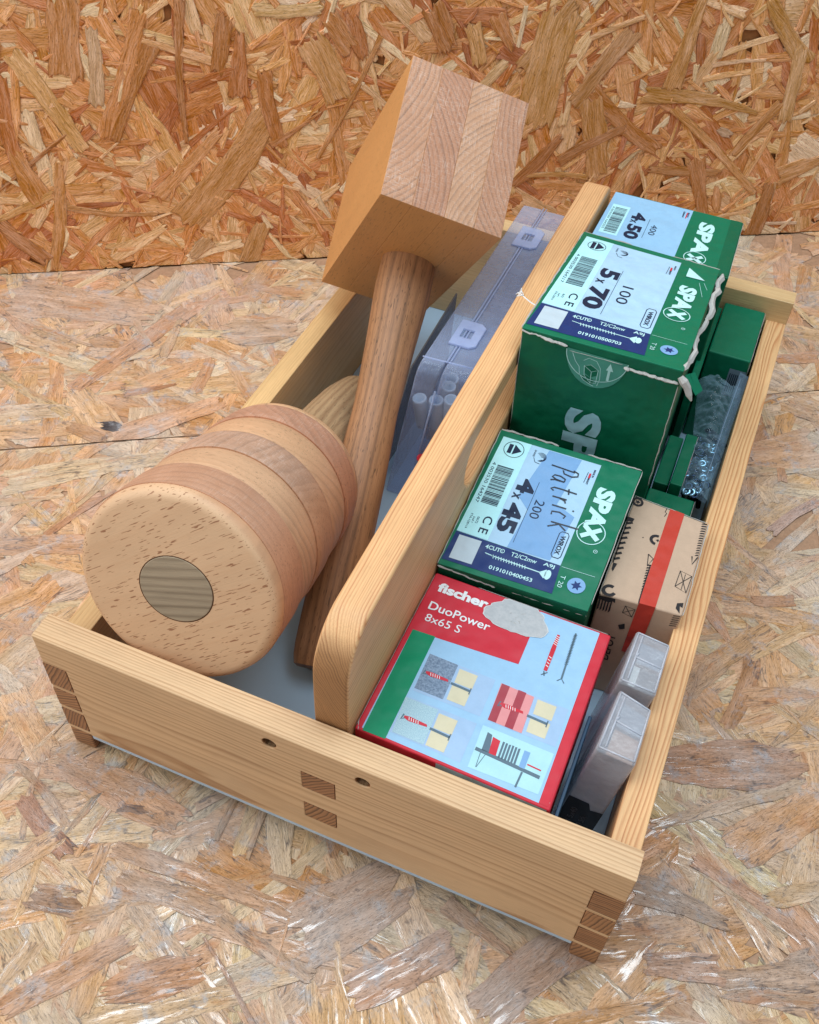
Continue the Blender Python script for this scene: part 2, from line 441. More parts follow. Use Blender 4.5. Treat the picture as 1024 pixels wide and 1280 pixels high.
    return t.done(t.bsdf(col, t.math('MULTIPLY_ADD', g3, .2, .55), .3, t.bump(hgt, .7, .0012)))

WALL_TOP = [(16.2,4.4,23.4,13.0,2.75,195,140,85),(14.3,6.8,19.6,11.9,1.25,205,155,100),(10.0,21.9,9.1,16.5,2.48,185,125,70),(14.9,20.9,10.8,12.0,1.21,190,125,65),(15.7,19.0,11.8,11.7,1.46,170,105,45),(5.7,18.2,9.0,11.0,1.6,215,170,110),(11.5,20.0,10.8,14.5,1.14,215,195,165),(18.0,21.7,17.1,11.2,0.82,175,110,55),(2.0,7.7,8.0,12.1,0.35,150,90,45),(7.0,6.0,13.8,5.1,0.59,205,150,100),(7.0,9.6,4.5,0.2,1.11,200,145,85),(23.3,21.0,27.9,21.1,1.0,225,200,160),(15.1,19.0,24.3,15.5,0.73,210,165,115),(1.4,5.2,5.9,7.2,0.77,205,155,95),(1.3,4.9,4.2,1.2,1.39,185,120,70),(4.3,16.6,4.0,10.0,1.3,165,90,35),(44.8,11.5,46.1,20.0,3.34,195,145,85),(43.4,16.3,46.9,21.1,1.2,190,140,80),(54.1,13.7,64.0,11.8,1.55,195,140,80),(56.8,12.3,65.9,4.5,0.75,195,140,75),(57.0,20.9,56.1,14.2,1.67,200,150,90),(62.6,20.8,67.0,16.1,1.54,195,140,75),(48.6,18.3,52.6,19.8,0.52,220,185,140),(48.2,13.2,52.0,18.7,1.57,195,140,90),(49.4,13.4,51.1,6.7,2.0,180,125,65),(49.6,14.2,55.9,9.0,1.35,170,105,50),(61.1,10.5,62.4,9.9,0.82,205,188,170),(63.1,8.2,66.0,12.5,1.02,180,120,60),(67.9,5.9,71.3,7.3,1.92,190,140,90),(55.8,7.1,62.2,6.5,1.04,175,110,55),(45.0,7.0,50.3,6.6,0.52,200,150,90),(32.3,18.8,27.4,9.6,0.44,175,115,60),(27.0,18.7,29.2,14.1,2.19,205,160,100),(21.0,20.6,20.1,16.6,1.26,175,105,50),(22.0,19.4,21.6,14.7,1.77,160,85,35),(23.5,16.4,24.4,10.7,1.24,165,95,40),(20.9,-0.3,22.5,3.5,1.8,195,145,80),(28.5,20.4,30.2,18.0,1.76,175,110,50),(16.2,0.8,17.8,2.2,1.42,205,180,150),(4.0,10.8,5.2,6.7,2.27,190,125,60),(23.7,10.7,27.6,13.2,0.52,185,125,75),(30.2,20.4,31.1,17.4,1.43,155,85,35),(36.2,20.8,37.5,17.8,2.0,165,95,40),(39.3,19.6,40.1,16.6,1.33,200,150,85),(41.1,20.1,42.5,17.7,1.51,175,110,50),(59.9,7.7,62.0,2.2,1.8,180,115,60),(67.3,5.1,67.2,0.2,1.64,165,100,50),(47.7,8.2,52.8,10.9,1.08,165,100,60),(43.8,6.2,47.4,10.4,1.23,150,85,45),(66.2,17.0,66.8,11.0,1.29,205,165,120)]
FLOOR_TOP = [(7.4,15.5,15.7,6.7,1.75,205,145,90),(10.8,21.4,18.1,18.4,2.4,215,150,105),(6.8,30.2,11.0,26.7,0.64,165,105,65),(7.2,19.8,10.1,21.6,1.62,190,125,75),(1.7,13.4,7.1,18.3,0.99,220,185,140),(1.5,3.5,12.5,7.0,5.17,215,180,145),(0.6,5.0,3.8,9.1,1.01,195,145,105),(11.2,16.6,14.9,15.9,0.93,160,95,60),(3.7,25.2,14.2,23.8,2.41,215,195,165),(3.9,30.9,9.2,31.3,1.79,195,130,85),(16.3,16.8,17.5,13.2,1.2,205,150,110),(19.0,9.8,24.2,9.9,4.19,205,180,150),(9.7,19.9,11.0,20.4,1.12,50,40,42),(6.8,46.9,9.8,50.9,0.51,185,140,105),(9.8,51.3,12.6,47.6,0.48,165,140,120),(7.4,49.0,10.0,52.4,1.06,165,90,60),(7.7,59.6,13.3,57.3,1.79,200,140,100),(12.5,52.5,21.1,57.0,0.98,185,135,105),(17.3,56.1,21.8,59.9,0.81,180,140,110),(16.9,57.6,19.1,61.8,0.28,145,95,70),(12.6,54.3,17.6,56.6,1.53,195,155,120),(12.3,59.5,16.5,59.0,2.25,190,120,80),(21.4,58.2,26.5,56.1,3.62,175,150,135),(9.1,47.2,15.7,51.4,2.54,215,150,110),(12.5,49.9,13.9,50.4,1.14,110,75,62),(6.7,53.2,9.4,51.4,1.4,220,175,120),(8.4,54.4,10.7,55.1,1.46,150,100,78),(8.8,54.1,10.5,54.5,0.87,190,165,140),(42.1,51.4,49.9,52.3,3.44,165,110,85),(45.3,46.8,51.9,43.2,1.45,200,150,115),(46.7,49.4,49.8,45.3,1.07,175,110,75),(44.5,56.5,50.2,54.3,2.41,200,140,95),(48.6,47.9,52.9,48.1,1.71,200,145,100),(50.3,48.1,51.7,51.0,0.29,190,150,120),(48.5,40.9,48.9,43.7,1.27,205,150,110),(51.6,40.9,54.2,41.2,0.89,195,120,65),(40.8,54.7,49.5,53.4,0.96,205,170,140),(38.7,57.9,42.6,60.2,1.73,185,155,135),(42.2,56.9,46.2,61.4,0.83,205,150,110),(41.3,62.9,46.2,63.5,3.27,180,150,130),(38.1,61.6,41.7,62.3,1.51,190,140,105),(45.2,59.4,48.1,59.1,1.16,200,165,135),(29.8,62.8,34.9,60.2,2.14,170,150,140),(55.8,28.4,61.6,28.1,4.77,215,165,130),(55.1,35.4,59.4,33.1,0.82,190,145,120),(61.5,22.6,63.3,24.2,2.94,205,160,130),(62.5,17.7,66.1,17.8,1.59,200,130,80),(16.5,50.7,19.7,49.5,0.57,190,155,120),(17.5,52.6,18.8,50.1,0.44,185,150,120),(19.1,53.9,20.1,51.2,0.51,180,150,125),(20.3,54.9,23.5,56.4,0.48,170,130,105),(23.8,61.0,28.7,59.4,1.85,170,140,125),(29.0,57.5,31.7,60.2,1.05,180,140,115),(32.2,57.9,34.3,59.4,0.82,185,140,110),(13.7,12.4,15.1,7.9,0.99,200,170,140),(11.6,7.6,13.0,10.9,0.8,185,150,130),(3.0,8.8,6.9,11.2,2.58,210,180,150),(44.9,47.8,46.8,45.2,0.54,195,150,115)]

def strand_geo(rg, L, W, seed_uv, h, tilt, roll, thick, jag, nl):
    """one wood strand: outline with ragged ends and wandering sides, a crowned top ring and a skirt.
    returns verts (a, b, h), faces, uv per vertex, rim per vertex"""
    k = nl
    top, bot = [], []
    ph = rg.random()*6.28; bend = rg.uniform(-.05, .05)*L
    tp = rg.random()
    te0 = rg.uniform(.25, 1.0) if tp < .45 else rg.uniform(.75, 1.05)
    te1 = rg.uniform(.2, 1.0) if tp > .3 and tp < .75 else rg.uniform(.75, 1.05)
    for i in range(k+1):
        s = i/k; x = (s-.5)*L
        w = W/2*(te0*(1-s)+te1*s)/max(te0, te1)
        if tp > .85: w *= .55+.45*math.sin(math.pi*min(1, max(0, s)))
        yo = bend*math.sin(math.pi*s)
        top.append((x+(rg.uniform(-.3, .3)*L/k if 0 < i < k else 0), yo+w*(1+rg.uniform(-.13, .13))))
        bot.append((x+(rg.uniform(-.3, .3)*L/k if 0 < i < k else 0), yo-w*(1+rg.uniform(-.12, .12))))
    nj = 3 if W < .8 else (6 if W < 2 else 10)
    endr = []; endl = []
    for j in range(1, nj):
        s = j/nj
        a = top[-1]; b = bot[-1]
        endr.append((a[0]+(b[0]-a[0])*s+rg.uniform(-jag, jag)*W, a[1]+(b[1]-a[1])*s))
        a = bot[0]; b = top[0]
        endl.append((a[0]+(b[0]-a[0])*s+rg.uniform(-jag, jag)*W, a[1]+(b[1]-a[1])*s))
    out = top+endr+bot[::-1]+endl
    n = len(out)
    cx = sum(p[0] for p in out)/n; cy = sum(p[1] for p in out)/n
    ins = min(.14 if thick > .05 else .08, W*.16)
    inner = []
    for p in out:
        dx = max(-1, min(1, (p[0]-cx)/(.5*L)))*ins; dy = max(-1, min(1, (p[1]-cy)/(.5*W+1e-6)))*ins
        inner.append((p[0]-dx, p[1]-dy))
    def z(p): return h+tilt*p[0]+roll*p[1]
    vs = [(p[0], p[1], z(p)-thick) for p in out]+[(p[0], p[1], z(p)-.25*thick) for p in out]+[(p[0], p[1], z(p)) for p in inner]
    rim = [0]*n+[0]*n+[1]*n
    # spine verts for the inner fill
    fs = []
    for i in range(n):
        j = (i+1) % n
        fs.append((i, j, n+j, n+i)); fs.append((n+i, n+j, 2*n+j, 2*n+i))
    fs.append(tuple(range(2*n, 3*n)))
    uv = [(v[0]+seed_uv[0], v[1]+seed_uv[1]) for v in vs]
    return vs, fs, uv, rim

def place(vs, a, b, ang, O, ex, ey, nn):
    c, s = math.cos(ang), math.sin(ang)
    out = []
    for x, y, h in vs:
        A = a+x*c-y*s; B = b+x*s+y*c
        out.append(tuple(O[i]+ex[i]*A+ey[i]*B+nn[i]*h for i in range(3)))
    return out
def set_attrs(me, uvs, tones, rims):
    uvl = me.uv_layers.new(name='UVMap')
    idx = np.zeros(len(me.loops), dtype=np.int32); me.loops.foreach_get('vertex_index', idx)
    uvl.data.foreach_set('uv', np.array(uvs, dtype=np.float32)[idx].ravel())
    ca = me.attributes.new('tone', 'FLOAT_COLOR', 'POINT')
    ca.data.foreach_set('color', np.array(tones, dtype=np.float32).ravel())
    ra = me.attributes.new('rim', 'FLOAT', 'POINT'); ra.data.foreach_set('value', np.array(rims, dtype=np.float32))

def osb(parent, mat, O, ex, ey, nn, a0, a1, b0, b1, manual, palette, seed, hmax, relief, thick, npart, sizes, cover, view, clip=None, single='wood_strand'):
    rg = random.Random(seed)
    if np.dot(np.cross(ex, ey), nn) < 0: flip = True
    else: flip = False
    items = []
    areaT = (a1-a0)*(b1-b0)
    tot = 0
    while tot < areaT*cover:
        L = rg.choice(sizes); W = L*rg.uniform(.12, .42) if rg.random() < .72 else L*rg.uniform(.05, .12)
        W = max(.25, min(W, 5.0))
        items.append((rg.uniform(a0, a1), rg.uniform(b0, b1), rg.uniform(0, math.pi), L, W, rg.choice(palette)))
        tot += L*W*.8
    # bigger strands tend to lie below thin ones
    items.sort(key=lambda q: -q[3]*q[4]*rg.uniform(.15, 1.0))
    N = len(items)
    recs = []
    for i, it in enumerate(items):
        recs.append((it, hmax*(.05+.8*i/N)))
    for i, (ax_, ay, bx, by, w, r, g, b) in enumerate(manual):
        L = math.hypot(bx-ax_, by-ay)
        mx_ = (216, 154, 94) if single == 'wood_strand' and ey[2] > .5 else (224, 182, 138)
        if r > 80: r, g, b = [int(q*.5+m*.5) for q, m in zip((r, g, b), mx_)]
        recs.append((((ax_+bx)/2, (ay+by)/2, math.atan2(by-ay, bx-ax_), L*1.04, max(.22, w), (r, g, b)), hmax*(.87+.13*i/len(manual))))
    # which become separate parts: manual ones and the largest in view
    cand = [i for i in range(N) if view(recs[i][0][0], recs[i][0][1])]
    cand.sort(key=lambda i: -(recs[i][0][3]*recs[i][0][4])*(1 if i > N*.25 else .2))
    chosen = set(cand[:max(0, npart-len(manual))]) | set(range(N, N+len(manual)))
    V, F, UV, T, RM = [], [], [], [], []
    for i, ((a, b, ang, L, W, c), h) in enumerate(recs):
        if clip and not clip(a, b): continue
        man = i >= N
        vs, fs, uv, rim = strand_geo(rg, L, W, (rg.uniform(0, 300), rg.uniform(0, 300)), h,
                                     rg.uniform(-relief, relief)*(.3 if man else 1)/max(L, 2), rg.uniform(-relief, relief)*(.3 if man else 1)/max(W, 1), thick, .17 if W > 1.5 else .25, 9 if L > 7 else (6 if L > 4 else 4))
        # keep inside the board
        P = place(vs, a, b, ang, (0, 0, 0), (1, 0, 0), (0, 1, 0), (0, 0, 1))
        P = [(min(max(p[0], a0), a1), min(max(p[1], b0), b1), p[2]) for p in P]
        P = [tuple(O[k]+ex[k]*p[0]+ey[k]*p[1]+nn[k]*p[2] for k in range(3)) for p in P]
        if flip: fs = [f[::-1] for f in fs]
        j = rg.uniform(.9, 1.08); l = lin(*c); l = (l[0]*j, l[1]*j*rg.uniform(.96, 1.03), l[2]*j*rg.uniform(.9, 1.08), 1)
        if i in chosen:
            me = mesh(single, P, fs); set_attrs(me, uv, [l]*len(P), rim)
            link(single, me, mat, parent)
        else:
            k = len(V); V += P; F += [tuple(q+k for q in f) for f in fs]; UV += uv; T += [l]*len(P); RM += rim
    me = mesh('strand_layer', V, F); set_attrs(me, UV, T, RM)
    o = link('strand_layer', me, mat, parent); o['kind'] = 'stuff'

Pw = (-32.07, 34.21, 0.0); EX = (.8574, .5147, 0.0); NW = (.5147, -.8574, 0.0); EZ = (0.0, 0.0, 1.0)
wall_pal = [(226, 162, 98), (220, 152, 88), (230, 174, 112), (212, 138, 76), (236, 190, 136), (198, 122, 66), (224, 158, 94), (232, 184, 130), (226, 166, 106), (216, 146, 84), (186, 112, 62), (222, 156, 94), (238, 206, 164)]
floor_pal = [(228, 188, 144), (224, 178, 132), (230, 194, 150), (222, 172, 124), (232, 202, 160), (214, 160, 112), (224, 184, 142), (220, 190, 156), (226, 178, 124), (222, 166, 108), (218, 184, 146), (234, 206, 166)]
osb_wall = osb_mat('osb_wall', False); osb_floor = osb_mat('osb_floor', True)
wood_under = plain('osb_core', (150, 98, 56), .8, .2, .2)
floor_core = plain('floor_core', (176, 140, 112), .6, .3, .2)

# wall: a board standing on the floor
def wp(a, b, h): return tuple(Pw[i]+EX[i]*a+EZ[i]*b+NW[i]*h for i in range(3))
wv = [wp(-45, -1.5, -.15), wp(125, -1.5, -.15), wp(125, 70, -.15), wp(-45, 70, -.15), wp(-45, -1.5, -2.0), wp(125, -1.5, -2.0), wp(125, 70, -2.0), wp(-45, 70, -2.0)]
wall = part('wall', wv, BF, wood_under, None); wall['kind'] = 'structure'
osb(wall, osb_wall, Pw, EX, EZ, NW, -40, 118, .02, 52, WALL_TOP, wall_pal, 11, .20, .10, .10, 280,
    [1.5, 2.5, 4, 5, 6, 7, 8, 9, 10, 12], 4.8, lambda a, b: -2 < a < 78 and b < 24)
# floor: two panels with a joint, tops at z = 0
def fp(a, b, h): return tuple(Pw[i]+EX[i]*a+NW[i]*b+EZ[i]*h for i in range(3))
fv = [fp(-60, -3, -.42), fp(140, -3, -.42), fp(140, 120, -.42), fp(-60, 120, -.42), fp(-60, -3, -1.5), fp(140, -3, -1.5), fp(140, 120, -1.5), fp(-60, 120, -1.5)]
floor = part('floor', fv, BF, plain('floor_shadow_gap', (40, 34, 32), .8, .2), None); floor['kind'] = 'structure'
for (b0, b1, seed, npn) in ((.06, 21.68, 21, 170), (21.80, 100.0, 23, 290)):
    pv = [fp(-45, b0, -.14), fp(125, b0, -.14), fp(125, b1, -.14), fp(-45, b1, -.14), fp(-45, b0, -.42), fp(125, b0, -.42), fp(125, b1, -.42), fp(-45, b1, -.42)]
    pan = part('floor_panel', pv, BF, floor_core, floor)
    man = [m for m in FLOOR_TOP if b0 <= (m[1]+m[3])/2 < b1]
    osb(pan, osb_floor, (Pw[0], Pw[1], -.1), EX, NW, EZ, -44, 124, b0, b1, man, floor_pal, seed, .10, .035, .03, npn,
        [5, 6, 8, 10, 12, 15, 18, 20], 4.6, lambda a, b: -2 < a < 76 and b < 66)

# ---------------------------------------------------------------- the tote
W, L, HE, HS, TE, TS, ZB = 30.0, 45.12, 10.1, 8.35, 1.453, 1.386, 1.49
D0, D1, HD = 14.454, 16.18, 15.87
PL, PD, PE = (226, 178, 120), (178, 112, 60), (168, 116, 72)
pine_front = wood('pine_front', 'x', (-12, 2), .15, (220, 184, 142), (176, 132, 92), PE, warp=.3, seed=1, ringc=.95, sharp=.7, blotch=.08)
pine_back = wood('pine_back', 'x', (52, -6), .24, (222, 188, 138), (200, 156, 106), PE, warp=.25, seed=2, ringc=.5)
pine_side_r = wood('pine_side_right', 'y', (44, 34), .115, (230, 184, 132), (186, 118, 70), PE, warp=.4, seed=3, ringc=1.15, sharp=.66)
pine_side_l = wood('pine_side_left', 'y', (-16, -1), .17, (222, 184, 130), (198, 148, 96), PE, warp=.3, seed=4, ringc=.55)
pine_div = wood('pine_divider', 'y', (-14, -6), .125, (230, 182, 130), (186, 114, 66), (176, 128, 84), warp=.35, seed=5, ringc=.85, sharp=.66)
end_grain = wood('pine_end_grain', 'y', (-4, 14), .22, (160, 110, 74), (104, 64, 40), (176, 126, 86), warp=.2, seed=6, ringc=1.5)
end_grain2 = wood('pine_end_grain_tight', 'y', (30, -9), .19, (160, 110, 74), (104, 64, 40), (170, 120, 82), warp=.15, seed=8, ringc=1.5)

tote = thing('wooden_tool_tote', 'open pine tool tote with finger joints and a tall middle divider, standing on the floor', 'toolbox')
fing = [(7.77, 5.82), (5.5, 3.87), (3.55, 1.88), (1.55, 0.0)]
def end_outline():
    z1 = ZB
    pts = [(0.0, HE), (0.0, fing[0][0])]
    out = []
    # left side going down
    lft = [(0.0, HE)]
    for t, b in fing[:3]:
        lft += [(0.0, t), (TS, t), (TS, b), (0.0, b)]
    lft += [(0.0, fing[3][0]), (TS, fing[3][0]), (TS, z1)]
    rgt = [(W-x, z) for x, z in reversed(lft)]
    return lft+rgt
def tenon_hole(t, b): return [(D0, t), (D1, t), (D1, b), (D0, b)]
def end_panel(name, y0, mat, holes):
    cuts = [end_outline(), tenon_hole(7.56, 6.06), tenon_hole(4.46, 2.99)]
    for hx, hz in holes: cuts.append(arc(hx, hz, .36, 0, 2*math.pi, 20)[:-1])
    v, f = plate(cuts, TE, .07)
    return part(name, [(x, y0+TE/2-t, z) for x, z, t in v], f, mat, tote, root=tote)
fpnl = end_panel('front_panel', 0.0, pine_front, [(12.88, 9.02), (17.61, 8.94)])
for hx, hz in ((12.88, 9.02), (17.61, 8.94)):            # blind screw holes: bored lining and bottom
    vs, fs = [], []
    for k in range(20):
        a = 6.28318*k/20
        vs += [(hx+.36*math.cos(a), .08, hz+.36*math.sin(a)), (hx+.36*math.cos(a), 1.44, hz+.36*math.sin(a)), (hx+.20*math.cos(a), 1.44, hz+.20*math.sin(a))]
    for k in range(20):
        j = (k+1) % 20; fs += [(3*k, 3*j, 3*j+1, 3*k+1), (3*k+1, 3*j+1, 3*j+2, 3*k+2)]
    vs.append((hx, 1.40, hz)); n0 = len(vs)-1
    fs += [(3*k+2, 3*((k+1) % 20)+2, n0) for k in range(20)]
    part('screw_hole', vs, fs, end_grain, fpnl, root=tote)
end_panel('back_panel', L-TE, pine_back, [])
for y0, y1 in ((-.015, TE-.02), (L-TE+.02, L+.015)):
    for x0 in (0.0, W-TS):
        for k, (t, b) in enumerate(fing):
            zz = b
            box('finger', x0-.012 if x0 == 0 else x0+.012, x0+TS-.012 if x0 == 0 else x0+TS+.012, y0, y1, zz+.008, t-.008, end_grain if k % 2 else end_grain2, tote, bevel=.03 if k < 3 else .12)
    for (t, b), m in (((7.56, 6.06), end_grain2), ((4.46, 2.99), end_grain)):
        box('tenon', D0+.01, D1-.01, y0, y1, b+.01, t-.01, m, tote, bevel=.02)
# sides (rebated at the foot so the floor sheet slips in)
def side_panel(x0, mat, s):
    v, f = plate([[(TE+.003, 0.0), (L-TE-.003, 0.0), (L-TE-.003, HS), (TE+.003, HS)]], TS-.006, .06)
    return part('side_panel', [(x0+TS/2+t, y, z) for y, z, t in v], f, mat, tote, root=tote)
side_panel(0, pine_side_l, -1); side_panel(W-TS, pine_side_r, 1)
# divider with rounded shoulders and a long hand slot
ya, yb = TE+.01, L-TE-.01; rc = 2.5
outer = [(ya, ZB+.02)]+[(yb, ZB+.02)]+arc(yb-1.5, HD-1.5+.12, 1.5, 0, math.pi/2, 12)+arc(ya+rc+.25, HD-rc, rc+.1, math.pi/2, math.pi, 12)+[(ya+.1, HD-rc-1.5)]
slot = arc(17.5, 13.1, 1.55, math.pi/2, 1.5*math.pi, 14)+arc(28.4, 13.1, 1.55, -math.pi/2, math.pi/2, 14)
v, f = plate([outer, slot], D1-D0, .17, 4)
divider = part('divider', [((D0+D1)/2+t, y, z) for y, z, t in v], f, pine_div, tote, root=tote)
try: divider.data.shade_smooth(); divider.data.set_sharp_from_angle(angle=.8)
except Exception: pass
# white laminate floor sheet under the boards
lam = plain('white_laminate', (184, 214, 238), .22, .6, .02, .6, .3, .03)
box('bottom_sheet', TS+.02, W-TS-.02, .03, L-.03, 1.14, ZB, lam, tote, bevel=.03)
# white thread tied round the divider's top
th = []
cot = plain('white_thread', (225, 225, 225), .8, .2)
thread = thing('cotton_thread', 'short white thread wrapped over the top of the wooden divider', 'thread', (15.3, 28, 15.95))
def tube(path, r, n=6):
    vs, fs = [], []
    P = [Vector(p) for p in path]
    for i, p in enumerate(P):
        d = (P[min(i+1, len(P)-1)]-P[max(i-1, 0)]).normalized()
        a = d.cross(Vector((0, 0, 1)) if abs(d.z) < .9 else Vector((1, 0, 0))).normalized(); b = d.cross(a)
        rr = r[i] if isinstance(r, (list, tuple)) else r
        for k in range(n):
            t = 6.28318*k/n; q = p+a*rr*math.cos(t)+b*rr*math.sin(t); vs.append(tuple(q))
    for i in range(len(P)-1):
        for k in range(n):
            j = (k+1) % n; fs.append((i*n+k, i*n+j, (i+1)*n+j, (i+1)*n+k))
    fs.append(tuple(range(n-1, -1, -1))); fs.append(tuple((len(P)-1)*n+k for k in range(n)))
    return vs, fs
pp = [(14.35, 28.75, 15.6), (14.42, 28.7, 15.85), (14.7, 28.5, 15.93), (15.1, 28.2, 15.93), (15.5, 27.95, 15.94), (15.9, 27.8, 15.93), (16.2, 27.72, 15.86), (16.26, 27.7, 15.5)]
v, f = tube([(x, y, z+.035) for x, y, z in pp], .05); part('strand_of_thread', v, f, cot, thread, True)
v, f = tube([(14.35, 28.9, 15.5), (14.5, 29.1, 15.97), (14.62, 28.6, 16.0), (14.5, 28.25, 15.95), (14.85, 28.4, 16.05), (14.6, 28.8, 16.0), (14.35, 28.55, 15.85)], .035); part('knot', v, f, cot, thread, True)

# ---------------------------------------------------------------- square mallet
BL1 = (206, 148, 92); BD1 = (168, 108, 62)
def rotm(a, b, g):
    ca, sa = math.cos(a), math.sin(a); cb, sb = math.cos(b), math.sin(b); cg, sg = math.cos(g), math.sin(g)
    return Matrix(((ca, -sa, 0), (sa, ca, 0), (0, 0, 1))) @ Matrix(((1, 0, 0), (0, cb, -sb), (0, sb, cb))) @ Matrix(((cg, 0, sg), (0, 1, 0), (-sg, 0, cg)))
SQV = [6.7556, 25.9961, 21.7256, 0.9000, -0.9163, 0.6086, 7.2783, 13.7669, 8.7116, 25.4228]
SM = rotm(*SQV[3:6]); so = Vector(SQV[:3]); du, dv, dw = SQV[6:9]; hl = SQV[9]
hb = so+SM @ Vector((du/2, dv/2, 0))
he = hb-SM @ Vector((0, 0, hl))
sq = thing('square_mallet', 'square-headed wooden mallet leaning head up across the back of the tote', 'mallet', tuple(he), mat=SM)
def frame_mesh(name, vs, fs, mat, parent, bevel=0.0, smooth=False, segs=2):
    """verts are in the thing's own frame, cm"""
    me = mesh(name, vs, fs, smooth)
    if bevel:
        bm = bmesh.new(); bm.from_mesh(me); bmesh.ops.recalc_face_normals(bm, faces=bm.faces)
        bmesh.ops.bevel(bm, geom=[e for e in bm.edges if len(e.link_faces) == 2 and e.calc_face_angle(0) > .5], offset=bevel*CM, segments=segs, affect='EDGES', profile=.5)
        bm.to_mesh(me); bm.free()
        for p in me.polygons: p.use_smooth = True
        o = link(name, me, mat, parent)
        w = o.modifiers.new('even_normals', 'WEIGHTED_NORMAL'); w.weight = 100
        return o
    return link(name, me, mat, parent)
# head: four staves glued side by side, striking faces at y = -dv/2 and +dv/2
core = frame_mesh('head', boxv(-du/2+.06, du/2-.06, -dv/2+.12, dv/2-.12, hl+.06, hl+dw-.06), BF, plain('glue_line', (96, 62, 40), .8, .1), sq)
cut = [-.5, -.245, .02, .27, .5]
ctrs = [(-12, hl+9), (-9, hl+.5), (11, hl-2.5), (13, hl+8)]
for k in range(4):
    x0, x1 = cut[k]*du, cut[k+1]*du
    g = .0012
    m = wood('beech_stave_%d' % k if False else ['beech_stave_a', 'beech_stave_b', 'beech_stave_c', 'beech_stave_d'][k], 'y', ctrs[k], .30,
             (206, 150, 92), (180, 120, 70),
             [(194, 140, 104), (184, 128, 94), (196, 146, 110), (184, 130, 96)][k], warp=.16, seed=20, ringc=.8, fleck=.3, fibre=.08, rough=.5, saw=1.0, side=.0, blotch=.05)
    frame_mesh('stave', boxv(x0+(g if k else 0), x1-(g if k < 3 else 0), -dv/2, dv/2, hl, hl+dw), BF, m, core, bevel=.03)
walnut = wood('dark_handle', 'z', (-7, 3), .42, (172, 124, 86), (112, 80, 56), (120, 84, 54), warp=.5, fleck=.55, seed=31, ringc=.75, fibre=.2, rough=.46, sharp=.6, blotch=.2)
HX = .36
prof = []
for k in range(41):
    s = k/40; z = -hl*0+s*(hl+.05)                      # z=0 handle end, z=hl at the head
    r = 1.62+.10*math.cos(s*2*math.pi*.9+2.6)
    r = np.interp(s, [0, .04, .10, .25, .45, .62, .78, .92, 1.0], [1.42, 1.55, 1.58, 1.60, 1.52, 1.36, 1.52, 1.74, 1.70])
    prof.append((z, float(r)))
prof = [(0.0, 1.15), (.12, 1.36)]+[(z, r) for z, r in prof if z > .3]
prof += [(hl+dw+.02, 1.55), (hl+dw+.25, 1.45)]
hd_ = lathe(prof, 40, 'handle', walnut, sq, oval=.86)
for v_ in hd_.data.vertices: v_.co.x += HX*CM

# ---------------------------------------------------------------- round mallet
rd_C = Vector((6.75, 3.14, 13.62)); ya_, pi_ = -.08, -.33
axv = Vector((math.sin(ya_)*math.cos(pi_), math.cos(ya_)*math.cos(pi_), math.sin(pi_)))
# local frame: +z runs along the handle, away from the visible face; x stays level
lx = axv.cross(Vector((0, 0, 1))).normalized(); ly = axv.cross(lx).normalized()
RM = Matrix((lx, ly, axv)).transposed()
rd = thing('round_mallet', 'round-headed carver\'s mallet of light and dark glued discs lying face forward in the left bay', 'mallet', tuple(rd_C), mat=RM)
HL = 12.86; rr0, rr1 = 5.12, 4.50
zs = [0, .62, 2.9, 5.3, 7.6, 10.0, 12.1, HL]
mats = [
 wood('beech_face', 'x', (40, 2), 1.1, (220, 180, 142), (204, 154, 114), (208, 160, 122), fleckc=(142, 88, 56), warp=.6, fleck=.8, seed=41, ringc=.25, fibre=.05, blotch=.06, rough=.5),
 wood('beech_disc_dark', 'y', (4, -30), .5, (198, 146, 114), (174, 120, 90), (194, 146, 116), warp=.3, saw=.5, fleck=.4, seed=42, ringc=.4, rough=.5),
 wood('beech_disc_pale', 'x', (-8, 30), .5, (212, 170, 134), (192, 146, 110), (202, 156, 120), warp=.3, saw=.3, fleck=.4, seed=43, ringc=.4, rough=.5),
 wood('beech_disc_mid', 'y', (-20, 12), .5, (188, 142, 110), (160, 114, 84), (188, 148, 122), warp=.3, saw=1.0, fleck=.4, seed=44, ringc=.4, rough=.5),
 wood('beech_disc_warm', 'x', (14, -20), .5, (210, 166, 128), (188, 140, 102), (200, 152, 116), warp=.3, saw=.3, fleck=.4, seed=45, ringc=.4, rough=.5),
 wood('beech_disc_red', 'y', (9, 22), .5, (188, 134, 104), (160, 108, 80), (186, 136, 108), warp=.3, saw=.6, fleck=.4, seed=46, ringc=.4, rough=.5)]
def rad(z):
    s = z/HL
    r = rr0+(rr1-rr0)*s+.10*math.sin(math.pi*s)
    e = .55
    if z < e: r -= .55*(1-math.sqrt(max(0, 1-((e-z)/e)**2)))
    if z > HL-e: r -= .45*(1-math.sqrt(max(0, 1-((z-HL+e)/e)**2)))
    return r
mats.append(wood('beech_disc_rear', 'x', (4, 26), .5, (210, 168, 128), (188, 138, 98), (200, 150, 114), warp=.3, fleck=.5, seed=47, ringc=.4, rough=.5))
